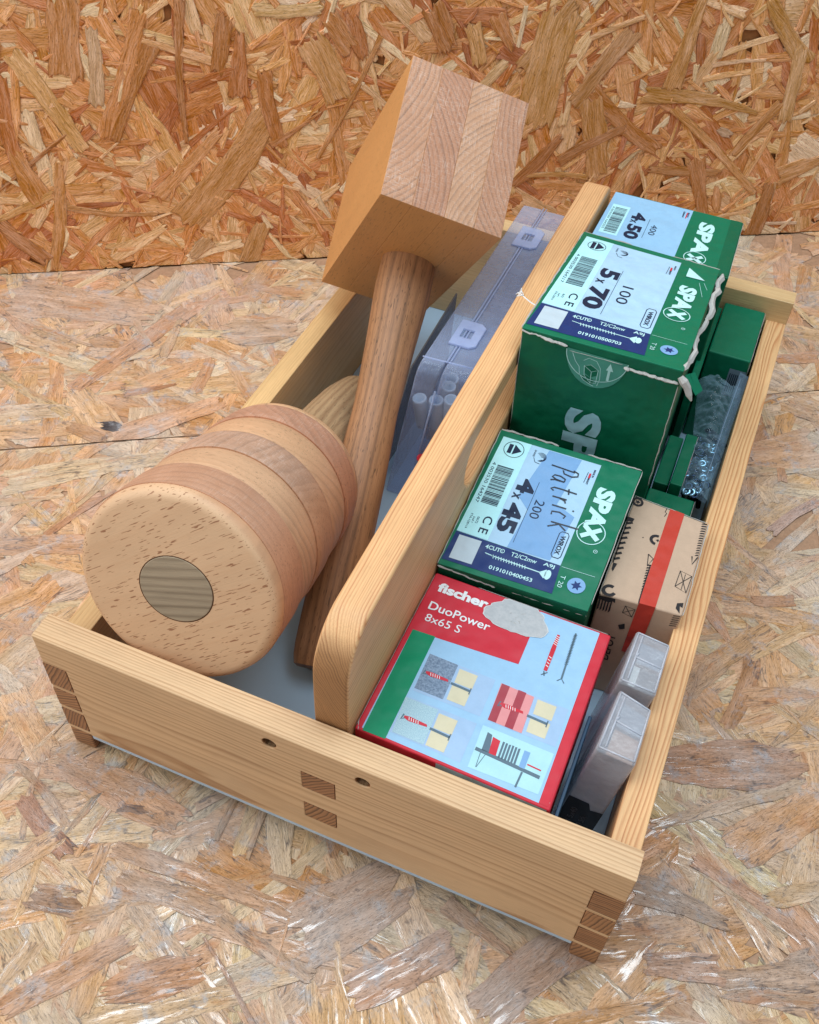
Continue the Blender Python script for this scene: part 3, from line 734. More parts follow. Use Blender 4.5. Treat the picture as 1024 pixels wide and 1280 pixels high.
for k in range(7):
    z0, z1 = zs[k], zs[k+1]
    pr = [(z0+.0, .05)] if False else []
    n = 14
    pr += [(z0+(z1-z0)*i/n, rad(z0+(z1-z0)*i/n)-(.075 if i in (0, n) and z0 > 1 else (.02 if i in (1, n-1) and z0 > 1 else 0))) for i in range(n+1)]
    if k == 0: pr = [(0.0, rad(0)-.0)]+[(zz, r) for zz, r in [(.02, rad(.02)), (.06, rad(.06)), (.12, rad(.12)), (.2, rad(.2)), (.32, rad(.32)), (.45, rad(.45))]]+[p for p in pr if p[0] > .55]
    kk = [1.0, 1.008, .99, 1.006, .99, 1.008, .992][k]
    dsc = lathe([(z_, r_*kk) for z_, r_ in pr], 96, 'head_disc', mats[k], rd)
    if k == 0: dsc.rotation_euler = (0, 0, math.radians(-36))
rh = wood('grey_handle', 'z', (-14, 1), .40, (178, 148, 112), (136, 104, 74), (128, 122, 102), warp=.4, fleck=.4, seed=50, ringc=.8, sharp=.5, fibre=.12, rough=.6)
tenon_m = wood('tenon_end', 'x', (26, 0), .42, (166, 148, 124), (116, 100, 80), (150, 134, 110), warp=.45, seed=51, ringc=.85, sharp=.55, rough=.55)
hp = [(HL-.3, 1.75), (HL+1, 1.8), (HL+3, 1.9), (HL+5, 2.02), (HL+7.5, 2.05), (HL+10.0, 2.0), (HL+12.2, 1.75), (HL+13.4, 1.3), (HL+13.8, .8)]
lathe(hp, 36, 'handle', rh, rd)
vs = []; n = 48
for r, z in ((1.86, .12), (1.86, -.012), (1.83, -.03)):
    for k in range(n):
        a = 6.28318*k/n; vs.append((r*math.cos(a), r*.93*math.sin(a), z))
fs = []
for i in range(2):
    for k in range(n):
        j = (k+1) % n; fs.append((i*n+k, i*n+j, (i+1)*n+j, (i+1)*n+k))
fs.append(tuple(2*n+k for k in range(n)))
frame_mesh('handle_tenon', vs, fs, tenon_m, rd).rotation_euler = (0, 0, math.radians(-14))
vs = [(1.915*v[0]/1.86, 1.915*v[1]/1.86, v[2]*0-.004) for v in vs[:n]]
frame_mesh('tenon_joint', vs, [tuple(range(n))], plain('joint_shadow', (88, 58, 38), .9, .1), rd).rotation_euler = (0, 0, math.radians(-14))

# ---------------------------------------------------------------- boxes
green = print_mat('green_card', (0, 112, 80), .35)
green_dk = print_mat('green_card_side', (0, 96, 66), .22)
blue_w = print_mat('label_pale_blue', (172, 208, 234), .0)
blue_c = print_mat('label_cyan_white', (184, 238, 244), .0)
blue_m = print_mat('label_mid_blue', (126, 170, 216), .0)
navy = print_mat('label_navy', (26, 52, 110), .15)
ink = print_mat('ink_dark', (22, 38, 66), .0)
whitep = print_mat('print_white', (192, 234, 236), .05)
red = print_mat('fischer_red', (206, 48, 64), .15)
gren2 = print_mat('print_green', (0, 140, 98), .05)
torn = card_mat('torn_card', (186, 184, 180))
steel = plain('print_steel', (88, 112, 128), .5, .4)
kraft = card_mat('kraft_card', (198, 170, 146))
tape = print_mat('red_tape', (196, 66, 52), .1)
kink = plain('kraft_ink', (52, 50, 52), .8, .2)
palegreen = print_mat('pale_green_tab', (70, 140, 122), .1)

def torn_edge(p0, p1, wd, parent, root, seed, n=26, drop=(0, 0, -1), name='torn_edge', amp=1.0):
    """a ragged roll of bare card along an edge"""
    rg = random.Random(seed); P0, P1 = Vector(p0), Vector(p1); pts = []; rs = []
    n = int(n*(1.6 if wd < .4 else .8)); wd = wd*(.72 if wd < .4 else .85)
    def sm(k):
        a = [rg.uniform(-1, 1) for _ in range(n+3)]
        return [(a[i]+a[i+1]*1.4+a[i+2])/3.4*1.5+rg.uniform(-.25, .25) for i in range(n+1)]
    nx, ny, nz, nr = sm(0), sm(1), sm(2), sm(3)
    for i in range(n+1):
        s = i/n
        p = P0.lerp(P1, s)+Vector((nx[i], ny[i], nz[i]))*wd*.32*amp+Vector(drop)*wd*.3
        pts.append(tuple(p)); rs.append(wd*.5*max(.3, .8+.22*nr[i]))
    rs[0] *= .4; rs[-1] *= .4
    v, f = tube(pts, rs, 5)
    return part(name, v, f, torn, parent, root=root)

def carton(root, top, z0, mat, name='carton', bev=.10, foot=None):
    """a card box as a hexahedron: top = far-left, far-right, near-right, near-left; lightly dented sides"""
    a, b, c, d = top; ft = foot or [(p[0], p[1]) for p in top]
    lo = [(ft[3][0], ft[3][1], z0), (ft[2][0], ft[2][1], z0), (ft[1][0], ft[1][1], z0), (ft[0][0], ft[0][1], z0)]
    vs = lo+[tuple(d), tuple(c), tuple(b), tuple(a)]
    return part(name, vs, BF, mat, root, root=root, bevel=bev, segs=3)

def screw_box(tag, label, corners, z0, foot, size_txt, count, code, ean, patrick=False, tri=False):
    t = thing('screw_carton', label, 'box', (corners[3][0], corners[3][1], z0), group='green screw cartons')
    body = carton(t, corners, z0, green_dk, 'carton', .12, foot)
    q = Quad(*corners)
    # lid sheet on top, a little larger, with a fold lip at the near side
    lid_v = [tuple(q.P(u, v, .05)) for u, v in ((0.0, 1.0), (1.0, 1.0), (1.0, 0.0), (0.0, 0.0))]
    lid_l = [tuple(Vector(p)-q.n*.11) for p in lid_v]
    lid = part('lid', lid_l+lid_v, BF, green, t, bevel=.035)
    q = Quad(*[Vector(c)+q.n*.052 for c in corners])
    lab = Print(q, .010).poly([(.04, .045), (.735, .045), (.735, .78), (.02, .765)]).build('label', blue_w, lid, t)
    Print(q, .018).poly([(.038, .045), (.242, .045), (.236, .765), (.02, .762)]).build('label_column', blue_c, lid, t)
    Print(q, .018).poly([(.02, .768), (.735, .782), (.752, .965), (.008, .965)]).build('label_strip', navy, lid, t)
    Print(q, .020).poly([(.37, .05), (.60, .05), (.56, .40), (.70, .45), (.66, .77), (.37, .77), (.40, .5), (.30, .42)]).build('label_shade', blue_m, lid, t) if patrick else None
    pr = Print(q, .030)
    if tri:
        pr.text(size_txt[0], .322, .355, 1.15, 1.15, bold=.045); pr.text('x', .285, .44, .5, .48, bold=.02); pr.text(size_txt[1], .312, .60, 2.6, 1.15, bold=.045)
        pr.text(count, .478, .51, 2.1, .66)
    else:
        pr.text(size_txt[0], .325, .345, 1.0, 1.0, bold=.045); pr.text('x', .287, .425, .42, .42, bold=.02); pr.text(size_txt[1], .31, .58, 2.0, 1.05, bold=.045)
        pr.text(count, .452, .475, 1.25, .52)
    pr.stroke([(.395, .29), (.395, .73)], .025)
    pr.build('size_lettering', ink, lid, t)
    sm = Print(q, .030)
    # barcode with its digits
    rg = random.Random(code); v = .255
    while v < .54:
        w = rg.choice([.0025, .0025, .005, .0075]); sm.rect(.085, v, .2, v+w); v += w+rg.choice([.003, .004, .006])
    sm.text(ean, .060, .395, 2.9*q.l/9.6, .19)
    sm.text('C E', .183, .675, 1.15*q.l/9.6, .50, bold=.01)
    sm.text('0672', .118, .66, .45, .13); sm.text('ETA-12/0114', .068, .68, 1.0, .12); sm.text('DoP 1', .09, .665, .4, .11)
    # approval stamp: ring, filled triangle and bar
    cu, cv = .142, .118
    sm.ring(cu, cv, .56, .035); sm.poly([(cu+.055, cv+.0), (cu-.002, cv-.038), (cu-.002, cv+.038)]); sm.poly([(cu-.012, cv-.034), (cu-.012, cv+.034), (cu-.04, cv+.034), (cu-.04, cv-.034)])
    # small plant-like mark beside the column
    for k in range(5): sm.ring(.335+.003*k, .115+.002*k, .30-.05*k, .022, a0=-2.4, a1=1.9)
    sm.stroke([(.29, .13), (.31, .16), (.345, .165)], .03); sm.text('SHARE', .285, .1, .5, .11, 'down')
    # WIROX badge
    cu, cv = .683, .655; a, b = .032, .088
    sm.stroke([(cu-a, cv-b+.015), (cu-a+.012, cv-b), (cu+a-.012, cv-b), (cu+a, cv-b+.015), (cu+a, cv+b-.015), (cu+a-.012, cv+b), (cu-a+.012, cv+b), (cu-a, cv+b-.015)], .045, closed=True)
    sm.text('WIROX', cu, cv, 1.25*q.l/9.6, .27, bold=.03)
    sm.build('small_lettering', ink, lid, t)
    # flag emblem
    fl = Print(q, .031); fl.text('MADE IN', .71, .12, .55, .11, bold=.02); fl.text('GERMANY', .69, .17, .75, .12, bold=.02); fl.stroke([(.672, .12), (.668, .2)], .03)
    fl.build('emblem', ink, lid, t)
    Print(q, .034).rect(.682, .125, .695, .16).build('emblem_red', red, lid, t)
    wl = Print(q, .031)
    # brand on the green band
    hgt = .83
    if tri:
        wl.text('SPA', .848, .385, 3.0, 1.05, bold=.055, shear=.06); cx, cy = .838, .553
        wl.poly([(.80, .075), (.80, .17), (.93, .165)]); 
        wl.stroke([(.90, .2), (.95, .33)], .02); wl.stroke([(.93, .19), (.965, .25)], .02)
    else:
        wl.text('SPA', .836, .34, 2.75, 1.05, bold=.055, shear=.06); cx, cy = .838, .518
    for s in (-1, 1):
        r = .46
        wl.stroke([(cx-r/q.w, cy-s*r*.8/q.l), (cx+r/q.w, cy+s*r*.8/q.l)], .27)
    wl.ring(cx, cy, .74, .05)
    wl.ring(cx+.07, cy+.11, .10, .025); wl.text('R', cx+.07, cy+.11, .08, .09)
    wl.stroke([(.745, .785), (.965, .785)], .02)
    # strip lettering
    if code != 450:
        wl.text('4CUT®', .305, .805, 1.05, .27*q.l/9.6, 'across', bold=.02); wl.text('T2/C2mw', .50, .805, 1.4, .27*q.l/9.6, 'across', bold=.01); wl.text('A9J', .668, .805, .6, .27*q.l/9.6, 'across', bold=.02)
        wl.text('0191010400453' if code == 445 else '0191010500703', .46, .925, 2.35, .24*q.l/9.6, 'across', bold=.02)
        wl.text('T 20', .778, .875, .75, .25)
        wl.stroke([(.255, .848), (.31, .853)], .05); wl.stroke([(.30, .853), (.64, .862)], .06)
        for k in range(13): wl.stroke([(.31+.018*k, .845+.0003*k), (.318+.018*k, .868+.0003*k)], .035)
        wl.poly([(.63, .857), (.665, .832), (.672, .862), (.665, .892), (.63, .868)]); wl.disc(.682, .862, .17, ry=.30)
    wl.build('brand_lettering', whitep, lid, t)
    if code != 450:
        Print(q, .031).rect(.05, .785, .205, .945).build('pale_square', print_mat('pale_square_'+('a' if tri else 'b'), (190, 206, 216)), lid, t)
        Print(q, .032).disc(.875, .872, .47).build('drive_symbol', blue_m, lid, t)
        d = Print(q, .042); d.star(.875, .872, .15, .30, 6); d.build('drive_star', navy, lid, t)
    if patrick:
        hw = Print(q, .046)
        # handwriting: letters along v (reading) with tops towards +u
        S = q.w
        def let(pts, v0, wv=.036, hu=.185):
            v0 = .135+(v0-.14)*1.12; u0 = .435+(v0-.14)*.36
            hw.stroke([(u0+hu*b, v0+wv*a) for a, b in pts], .085)
        let([(.3, -.05), (.35, .25), (.45, .62), (.5, .85)], .14); let([(.2, .78), (.5, .98), (1.1, 1.0), (1.5, .8), (1.3, .5), (.7, .42)], .14)
        let([(1.15, .5), (.6, .5), (.25, .3), (.3, .08), (.75, .02), (1.1, .2), (1.2, .5), (1.2, .15), (1.45, .0)], .195)
        let([(.7, .95), (.62, .4), (.65, .1), (1.0, 0), (1.3, .12)], .26); let([(.2, .62), (1.25, .68)], .26)
        let([(.3, .55), (.35, .02)], .325); let([(.35, .3), (.6, .5), (1.0, .55)], .325)
        let([(.4, .55), (.42, .02)], .375); let([(.42, .78), (.46, .84)], .375)
        let([(1.2, .5), (.7, .55), (.3, .3), (.5, .03), (1.1, .05)], .41)
        let([(.3, 1.0), (.4, .0)], .475); let([(1.3, .6), (.45, .3), (1.4, -.05)], .475)
        hw.build('handwriting', plain('marker_ink', (16, 26, 44), .35, .6), lid, t)
    return t, q, body, lid

c445 = [(16.27, 21.81, 11.5), (24.46, 21.91, 11.5), (24.32, 12.5, 10.1), (16.27, 12.28, 10.1)]
t445, q445, b445, l445 = screw_box('a', 'green screw carton marked 4x45 with Patrick handwritten on its pale label', c445, ZB+.02,
    [(16.35, 22.0), (24.35, 22.0), (24.3, 12.6), (16.35, 12.5)], ('4', '45'), '200', 445, '4 003530 164247', patrick=True)
c570 = [(16.22, 36.14, 16.2), (24.85, 35.69, 16.2), (25.0, 23.5, 17.6), (16.25, 23.4, 17.6)]
t570, q570, b570, l570 = screw_box('b', 'tall worn green screw carton marked 5x70, highest of the cartons beside the divider', c570, ZB+.02,
    [(16.35, 36.0), (24.8, 35.8), (24.9, 23.6), (16.35, 23.5)], ('5', '70'), '100', 570, '4 003530 164217', tri=True)
c450 = [(16.5, 43.62, 15.2), (25.17, 43.5, 15.2), (25.45, 36.7, 15.2), (16.45, 36.7, 15.2)]
t450 = thing('screw_carton', 'clean green screw carton marked 4x50, rearmost of the cartons beside the divider', 'box', (16.45, 36.7, ZB), group='green screw cartons')
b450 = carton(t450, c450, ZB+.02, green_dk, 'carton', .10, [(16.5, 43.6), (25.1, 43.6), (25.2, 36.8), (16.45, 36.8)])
qq = Quad(*[Vector(c)+Vector((0, 0, .002)) for c in c450])
Print(qq, .008).poly([(.01, .012), (.99, .012), (.99, .99), (.01, .99)]).build('top_panel', green, t450, t450)
Print(qq, .016).poly([(.0, .02), (.615, .02), (.605, .97), (.0, .97)]).build('label', print_mat('label_blue', (150, 196, 230)), t450, t450)
Print(qq, .022).rect(.03, .24, .165, .78).build('label_column', blue_c, t450, t450)
p = Print(qq, .028)
p.text('4', .255, .365, .95, .95, bold=.045); p.text('x', .228, .46, .4, .4, bold=.02); p.text('50', .257, .645, 1.75, .95, bold=.045); p.text('400', .39, .535, 1.25, .42)
p.stroke([(.338, .36), (.338, .71)], .025)
rg = random.Random(5); v_ = .29
while v_ < .74:
    w_ = rg.choice([.005, .005, .01, .015]); p.rect(.06, v_, .15, v_+w_); v_ += w_+rg.choice([.006, .009, .012])
p.text('4 003530 164255', .045, .5, 2.9, .13); p.text('MADE IN', .59, .12, .6, .11, bold=.02); p.text('GERMANY', .555, .13, .8, .12, bold=.02)
p.build('size_lettering', ink, t450, t450)
Print(qq, .028).rect(.575, .08, .583, .19).build('emblem_red', red, t450, t450)
p = Print(qq, .028).text('SPA', .752, .465, 3.9, 1.05, bold=.055, shear=.06)
for s in (-1, 1): p.stroke([(.74-.05, .83-s*.05), (.74+.05, .83+s*.05)], .27)
p.ring(.74, .82, .68, .05); p.build('brand_lettering', whitep, t450, t450)
Print(qq, .020).rect(.905, .012, .99, .99).build('side_flap_print', green_dk, t450, t450)

# front of the tall carton: giant lettering and the finger tab
qf = Quad(c570[3], c570[2], (24.9, 23.6, ZB), (16.35, 23.5, ZB))
qf.n = Vector((0, -1, 0)); b570f = Print(qf, .03)
b570f.text('SPAX', .485, .56, 9.3, 2.1, bold=.05); b570f.build('side_lettering', print_mat('side_print', (150, 196, 206)), b570, t570)
tb = Print(qf, .035)
tb.poly([(.30, .025)]+[(.487+.19*math.cos(a)*-1, .03+.132*math.sin(a)) for a in [math.pi*k/16 for k in range(17)]])
tb.build('finger_tab', palegreen, b570, t570)
tl = Print(qf, .045); tl.ring(.487, .03, 1.66, .045, a0=0, a1=math.pi, n=24)
tl.poly([(.555, .075), (.575, .045), (.60, .075), (.584, .075), (.584, .118), (.568, .118), (.568, .075)])
tl.stroke([(.335, .04), (.36, .07), (.39, .09), (.40, .12), (.43, .14), (.47, .15), (.50, .155)], .035)
tl.stroke([(.41, .06), (.44, .045), (.49, .05), (.52, .075), (.53, .12), (.52, .15)], .03)
tl.stroke([(.42, .08), (.46, .07), (.51, .085), (.47, .098)], .03, closed=True)
tl.stroke([(.47, .098), (.475, .145)], .03); tl.stroke([(.51, .085), (.51, .14)], .03); tl.stroke([(.42, .08), (.43, .12), (.475, .145), (.51, .14)], .03)
tl.build('tab_drawing', print_mat('tab_lines', (168, 214, 208)), b570, t570)
td = Print(qf, .041); td.poly([(.425, .078), (.46, .069), (.508, .084), (.508, .108), (.47, .122), (.43, .11)]); td.poly([(.40, .125), (.44, .118), (.50, .13), (.49, .15), (.44, .145)])
td.build('tab_drawing_fill', green_dk, b570, t570)

# torn rims
def q3(q, u, v, h=0.0): return tuple(q.P(u, v, h))
torn_edge(q3(q570, 0, .25), q3(q570, -.005, 1.0), .16, b570, t570, 1, 24)
torn_edge(q3(q570, -.005, 1.0, -.12), q3(q570, .30, 1.01, -.25), .26, b570, t570, 2, 14)
torn_edge((19.0, 23.38, 17.05), (21.9, 23.42, 17.05), .05, b570, t570, 22, 10)
torn_edge((22.0, 23.35, 17.0), (24.9, 23.4, 16.9), .30, b570, t570, 3, 20, amp=.8)
torn_edge(q3(q570, 1.01, .99, -.1), q3(q570, 1.012, .45, -.25), .5, b570, t570, 4, 22)
torn_edge(q3(q570, 1.015, .47, -.2), q3(q570, 1.03, .0, -.1), .55, b570, t570, 5, 18)
torn_edge(q3(q570, .0, .0), q3(q570, .36, -.005), .13, b570, t570, 6, 14)
torn_edge(q3(q570, .66, -.005), q3(q570, 1.0, -.005), .13, b570, t570, 7, 12)
torn_edge(q3(q570, .0, .0), q3(q570, .0, .25), .16, b570, t570, 8, 8)
torn_edge((24.95, 23.5, 16.6), (24.93, 23.58, 9.0), .10, b570, t570, 9, 26)
torn_edge((16.3, 23.4, 17.2), (16.36, 23.48, 9.5), .06, b570, t570, 19, 26)
# torn corner scrap sticking out at the near right corner
sv, sf = tube([(24.9, 23.55, 17.2), (25.15, 23.5, 17.0), (25.4, 23.5, 16.7), (25.6, 23.45, 16.3), (25.8, 23.4, 16.0)], [.16, .24, .2, .17, .05], 7)
part('torn_scrap', sv, sf, torn, b570, root=t570)
for k, dx in enumerate((0, .22)):
    sv = [(25.1+dx, 23.75+dx, 17.25), (25.3+dx, 24.0+dx, 17.25), (26.05+dx*.5, 23.8+dx, 16.45), (25.9+dx*.5, 23.5+dx, 16.4)]
    sv += [(a+.03, b-.05, c-.06) for a, b, c in sv]
    part('torn_flap', sv[4:]+sv[:4], BF, green, b570, root=t570, bevel=.015)
torn_edge(q3(q445, 0, .0), q3(q445, 0, 1.0), .10, b445, t445, 10, 26)
torn_edge(q3(q445, .0, -.008), q3(q445, .42, -.012), .18, b445, t445, 11, 14)
torn_edge(q3(q445, .62, -.006), q3(q445, 1.0, -.008), .14, b445, t445, 12, 14)
torn_edge(q3(q445, 1.005, 0), q3(q445, 1.005, .95), .08, b445, t445, 13, 20)
torn_edge(q3(q445, 0, 1.005, -.1), q3(q445, .4, 1.005, -.45), .16, b445, t445, 14, 16)
torn_edge(q3(q445, .5, 1.003, -.45), q3(q445, 1.0, 1.003, -.45), .10, b445, t445, 15, 16)
torn_edge((25.17, 43.5, 15.15), (25.45, 36.7, 15.15), .05, b450, t450, 16, 20)

# ---------------------------------------------------------------- wall-plug box (red, white, green)
cf = [(16.28, 12.12, 9.6), (25.78, 11.98, 9.6), (25.78, 1.78, 9.6), (16.27, 2.05, 9.6)]
fx = thing('wall_plug_box', 'red and white wall plug box with grey torn patch, nearest in the right bay', 'box', (16.3, 1.8, ZB))
fb = carton(fx, cf, ZB+.02, red, 'carton', .10, [(16.35, 12.1), (25.75, 11.95), (25.7, 1.75), (16.3, 1.85)])
qv = Quad(*[Vector(c)+Vector((0, 0, .003)) for c in cf])
Print(qv, .006).poly([(.012, .012), (.94, .012), (.94, .985), (.012, .985)]).build('top_print', print_mat('plug_box_pale', (158, 200, 232)), fb, fx)
Print(qv, .014).poly([(.012, .012), (.61, .012), (.61, .355), (.032, .39), (.032, .985), (.012, .985)]).build('red_block', red, fb, fx)
Print(qv, .014).poly([(.945, .012), (.985, .012), (.985, .985), (.942, .985)]).build('red_band', red, fb, fx)
Print(qv, .015).poly([(.032, .385), (.157, .378), (.160, .992), (.040, .996)]).build('green_band', gren2, fb, fx)
for c in [((.172, .48), (.535, .485), (.535, .70), (.175, .705)), ((.155, .745), (.535, .74), (.535, .955), (.16, .95)), ((.565, .485), (.925, .49), (.925, .70), (.575, .705))]:
    Print(qv, .013).poly(list(c)).build('picture_panel', print_mat('picture_blue', (164, 194, 226)), fb, fx)
def tex_print(name, c1, c2, sc):
    t = NT(name); tc = t.n('ShaderNodeTexCoord'); p_ = t.vmath('SCALE', tc.outputs['Object'], scale=100.0)
    a = t.noise(p_, sc, 4.0, .7); col = t.ramp(a, [(.38, lin(*c1)), (.62, lin(*c2))])
    return t.done(t.bsdf(col, .4, .45))
Print(qv, .021).poly([(.172, .482), (.33, .484), (.333, .69), (.178, .69)]).build('concrete_picture', tex_print('concrete_print', (92, 114, 140), (140, 160, 184), 9), fb, fx)
Print(qv, .021).poly([(.158, .752), (.335, .75), (.34, .945), (.175, .945)]).build('plaster_picture', tex_print('plaster_print', (140, 180, 198), (186, 214, 222), 22), fb, fx)
bp = Print(qv, .021); bp.poly([(.568, .49), (.745, .495), (.752, .70), (.577, .70)]); bp.build('brick_picture', print_mat('brick_print', (226, 150, 152)), fb, fx)
for k in range(2):
    a = .572+.088*k
    Print(qv, .024).poly([(a, .49), (a+.042, .49), (a+.046, .70), (a+.004, .70)]).build('brick_stripe', print_mat('brick_red_%s' % 'ab'[k], (168, 66, 78)), fb, fx)
cr = print_mat('cream_print', (216, 208, 178))
for (x, y) in ((.345, .50), (.345, .60), (.345, .765), (.345, .86), (.765, .50), (.765, .60)):
    Print(qv, .021).poly([(x, y), (x+.10, y), (x+.10, y+.082), (x+.004, y+.082)]).build('board_picture', cr, fb, fx)
pl = Print(qv, .028)
for (x, y) in ((.195, .588), (.195, .852), (.60, .598)):
    pl.poly([(x, y-.008), (x+.03, y-.012), (x+.12, y-.008), (x+.125, y+.004), (x+.03, y+.012), (x, y+.004)])
pl.build('plug_picture', red, fb, fx)
ps = Print(qv, .029)
for (x, y) in ((.335, .592), (.335, .856), (.745, .602)):
    ps.stroke([(x, y), (x+.105, y+.004)], .13); ps.stroke([(x+.105, y-.014), (x+.105, y+.022)], .06)
    ps.stroke([(x-.145, y-.018), (x-.15, y+.012), (x-.135, y)], .07)
ps.stroke([(.826, .065), (.838, .345)], .09); ps.stroke([(.82, .365), (.838, .345), (.858, .365)], .05)
for k in range(20): ps.stroke([(.818+.0004*k, .08+.0095*k), (.836+.0004*k, .074+.0095*k)], .03)
ps.stroke([(.742, .34), (.752, .365)], .06); ps.stroke([(.735, .365), (.762, .34)], .05)
ps.build('screw_picture', steel, fb, fx)
pr_ = Print(qv, .028); pr_.poly([(.738, .11), (.752, .11), (.758, .2), (.757, .335), (.738, .335), (.734, .2)]); pr_.build('plug_picture', red, fb, fx)
pw_ = Print(qv, .033)
for k in range(5): pw_.stroke([(.735, .12+.012*k), (.757, .126+.012*k)], .035)
for k in range(4): pw_.stroke([(.74, .25+.018*k), (.755, .256+.018*k)], .04)
pw_.text('fischer', .195, .085, 2.75, .62, 'across', bold=.045); pw_.text('DuoPower', .225, .212, 3.3, .52, 'across', bold=.012); pw_.text('8x65 S', .163, .288, 1.9, .48, 'across')
for (x, y) in ((.22, .588), (.22, .852), (.63, .598)):
    for k in range(5): pw_.stroke([(x+.012*k, y-.008), (x+.012*k+.006, y+.008)], .03)
pw_.build('white_lettering', print_mat('pure_print', (236, 240, 242)), fb, fx)
# bookshelf picture
Print(qv, .018).poly([(.565, .735), (.93, .735), (.925, .95), (.575, .96)]).build('shelf_picture', print_mat('shelf_pale', (176, 222, 232)), fb, fx)
bk = Print(qv, .026); bk.stroke([(.575, .86), (.905, .872)], .18); bk.stroke([(.605, .87), (.61, .945)], .03); bk.stroke([(.63, .87), (.612, .945)], .03); bk.stroke([(.82, .88), (.815, .96)], .09)
bk.poly([(.60, .76), (.625, .765), (.645, .855), (.605, .855)][::1])
for k in range(6): bk.poly([(.685+.016*k, .775+.002*(k % 3)), (.695+.016*k, .775), (.698+.016*k, .858), (.688+.016*k, .858)])
bk.build('shelf_print', steel, fb, fx)
rb = Print(qv, .027); rb.poly([(.632, .772), (.672, .778), (.678, .857), (.642, .857)]); rb.stroke([(.83, .835), (.90, .838)], .07); rb.build('shelf_books', red, fb, fx)
bb_ = Print(qv, .027); bb_.poly([(.795, .775), (.825, .775), (.825, .862), (.797, .862)]); bb_.build('shelf_books', blue_m, fb, fx)
# patch where the print was torn off with a price sticker
rg = random.Random(3); tp_ = []
for k in range(40):
    a = 6.28318*k/40; r = (1+.09*math.sin(3*a)+rg.uniform(-.05, .05))
    tp_.append((.50+.17*r*math.cos(a)+.01, max(.008, .098+.098*r*math.sin(a))))
tp2 = [(.51+(u-.51)*(1.015+rg.uniform(0, .03)), max(.006, .1+(v-.1)*(1.01+rg.uniform(0, .05)))) for u, v in tp_]
Print(qv, .036).poly(tp2).build('torn_rim', card_mat('torn_rim_white', (214, 216, 216)), fb, fx)
Print(qv, .042).poly(tp_).build('torn_patch', tex_print('torn_patch_grey', (176, 180, 183), (190, 192, 194), 4), fb, fx)
for k in range(7):
    a = rg.uniform(0, 6.28); u, v = .52+.12*math.cos(a)*rg.random(), .105+.06*math.sin(a)*rg.random()
    torn_edge(q3(qv, u, v, .045), q3(qv, u+rg.uniform(-.05, .05), v+rg.uniform(-.03, .03), .05), .05, fb, fx, 60+k, 6, name='torn_fibre')
# front and right side faces
qfr = Quad(cf[3], cf[2], (25.7, 1.75, ZB), (16.3, 1.85, ZB)); qfr.n = Vector((0, -1, 0))
Print(qfr, .02).poly([(.43, .0), (.985, .0), (.985, .9), (.43, .9)]).build('front_print', print_mat('plug_box_front', (176, 206, 226)), fb, fx)
torn_edge(q3(qv, .02, 1.0), q3(qv, .0, .95), .06, fb, fx, 31, 4); torn_edge(q3(qv, .96, .985), q3(qv, .99, .96), .08, fb, fx, 32, 4)
torn_edge(q3(qv, .985, .985, -.03), q3(qv, .99, .02, -.03), .035, fb, fx, 33, 30)
torn_edge(q3(qv, .0, .98, -.03), q3(qv, .0, .02, -.03), .03, fb, fx, 34, 30)
torn_edge(q3(qv, .25, .0, -.02), q3(qv, .985, .0, -.02), .04, fb, fx, 35, 30)

# ---------------------------------------------------------------- brown card box with red tape
cb = [(24.5, 22.0, 9.5), (28.74, 21.6, 9.5), (28.8, 14.75, 9.5), (24.5, 14.4, 9.5)]
bx_ = thing('kraft_box', 'brown cardboard box with black tool drawings and a red tape stripe', 'box', (24.5, 13.6, ZB))
kb = carton(bx_, cb, ZB+.02, kraft, 'carton', .12, [(24.5, 21.9), (28.5, 21.5), (28.5, 14.3), (24.5, 14.0)])
qk = Quad(*[Vector(c)+Vector((0, 0, .003)) for c in cb])
qkf = Quad(cb[3], cb[2], (28.5, 14.3, ZB), (24.5, 14.0, ZB)); qkf.n = Vector((0, -1, 0))
Print(qk, .01).poly([(.48, -.004), (.675, -.004), (.675, 1.0), (.475, 1.0)]).build('tape', tape, kb, bx_)
Print(qkf, .03).poly([(.475, -.012), (.675, -.012), (.675, .5), (.475, .5)]).build('tape', tape, kb, bx_)
k_ = Print(qk, .02)
def spring(P_, u, v0, v1, wd, n, sl=.03):
    for i in range(n):
        v_ = v0+(v1-v0)*i/n
        P_.stroke([(u-wd, v_+sl), (u+wd, v_-sl*.4)], .14)
    P_.stroke([(u-wd, v0), (u-wd+.01, v1)], .07)
k_.ring(.055, .055, .26, .14); k_.star(.055, .055, .08, .17, 5)
spring(k_, .05, .28, .70, .035, 8, .02); k_.poly([(.03, .70), (.08, .70), (.06, .78), (.035, .76)]); k_.poly([(.0, .23), (.09, .23), (.085, .26), (.0, .28)])
k_.ring(.44, .36, .30, .17, a0=1.6, a1=4.9); k_.star(.455, .36, .05, .12, 4)
k_.ring(.10, .955, .30, .18, a0=.3, a1=5.2)
for i in range(13): k_.poly([(.43+.003*i, .62+.026*i), (.475, .612+.026*i), (.475, .622+.026*i), (.425+.003*i, .636+.026*i)])
k_.stroke([(.40, .52), (.475, .55), (.43, .63), (.40, .52)], .05); k_.stroke([(.465, .62), (.47, .97), (.475, 1.0)], .06)
k_.stroke([(.44, .01), (.43, .05), (.455, .06), (.44, .1)], .04)
for i in range(14): k_.poly([(.93+.002*i, .02+.027*i), (.985, .01+.027*i), (.985, .022+.027*i), (.915+.002*i, .036+.027*i)])
k_.stroke([(.915, .40), (.94, .48), (.985, .39)], .07)
k_.stroke([(.83, .58), (.98, .60), (.965, .78), (.82, .745)], .04, closed=True); k_.stroke([(.83, .58), (.965, .78)], .035); k_.stroke([(.98, .60), (.82, .745)], .035); k_.stroke([(.9, .6), (.9, .76)], .03)
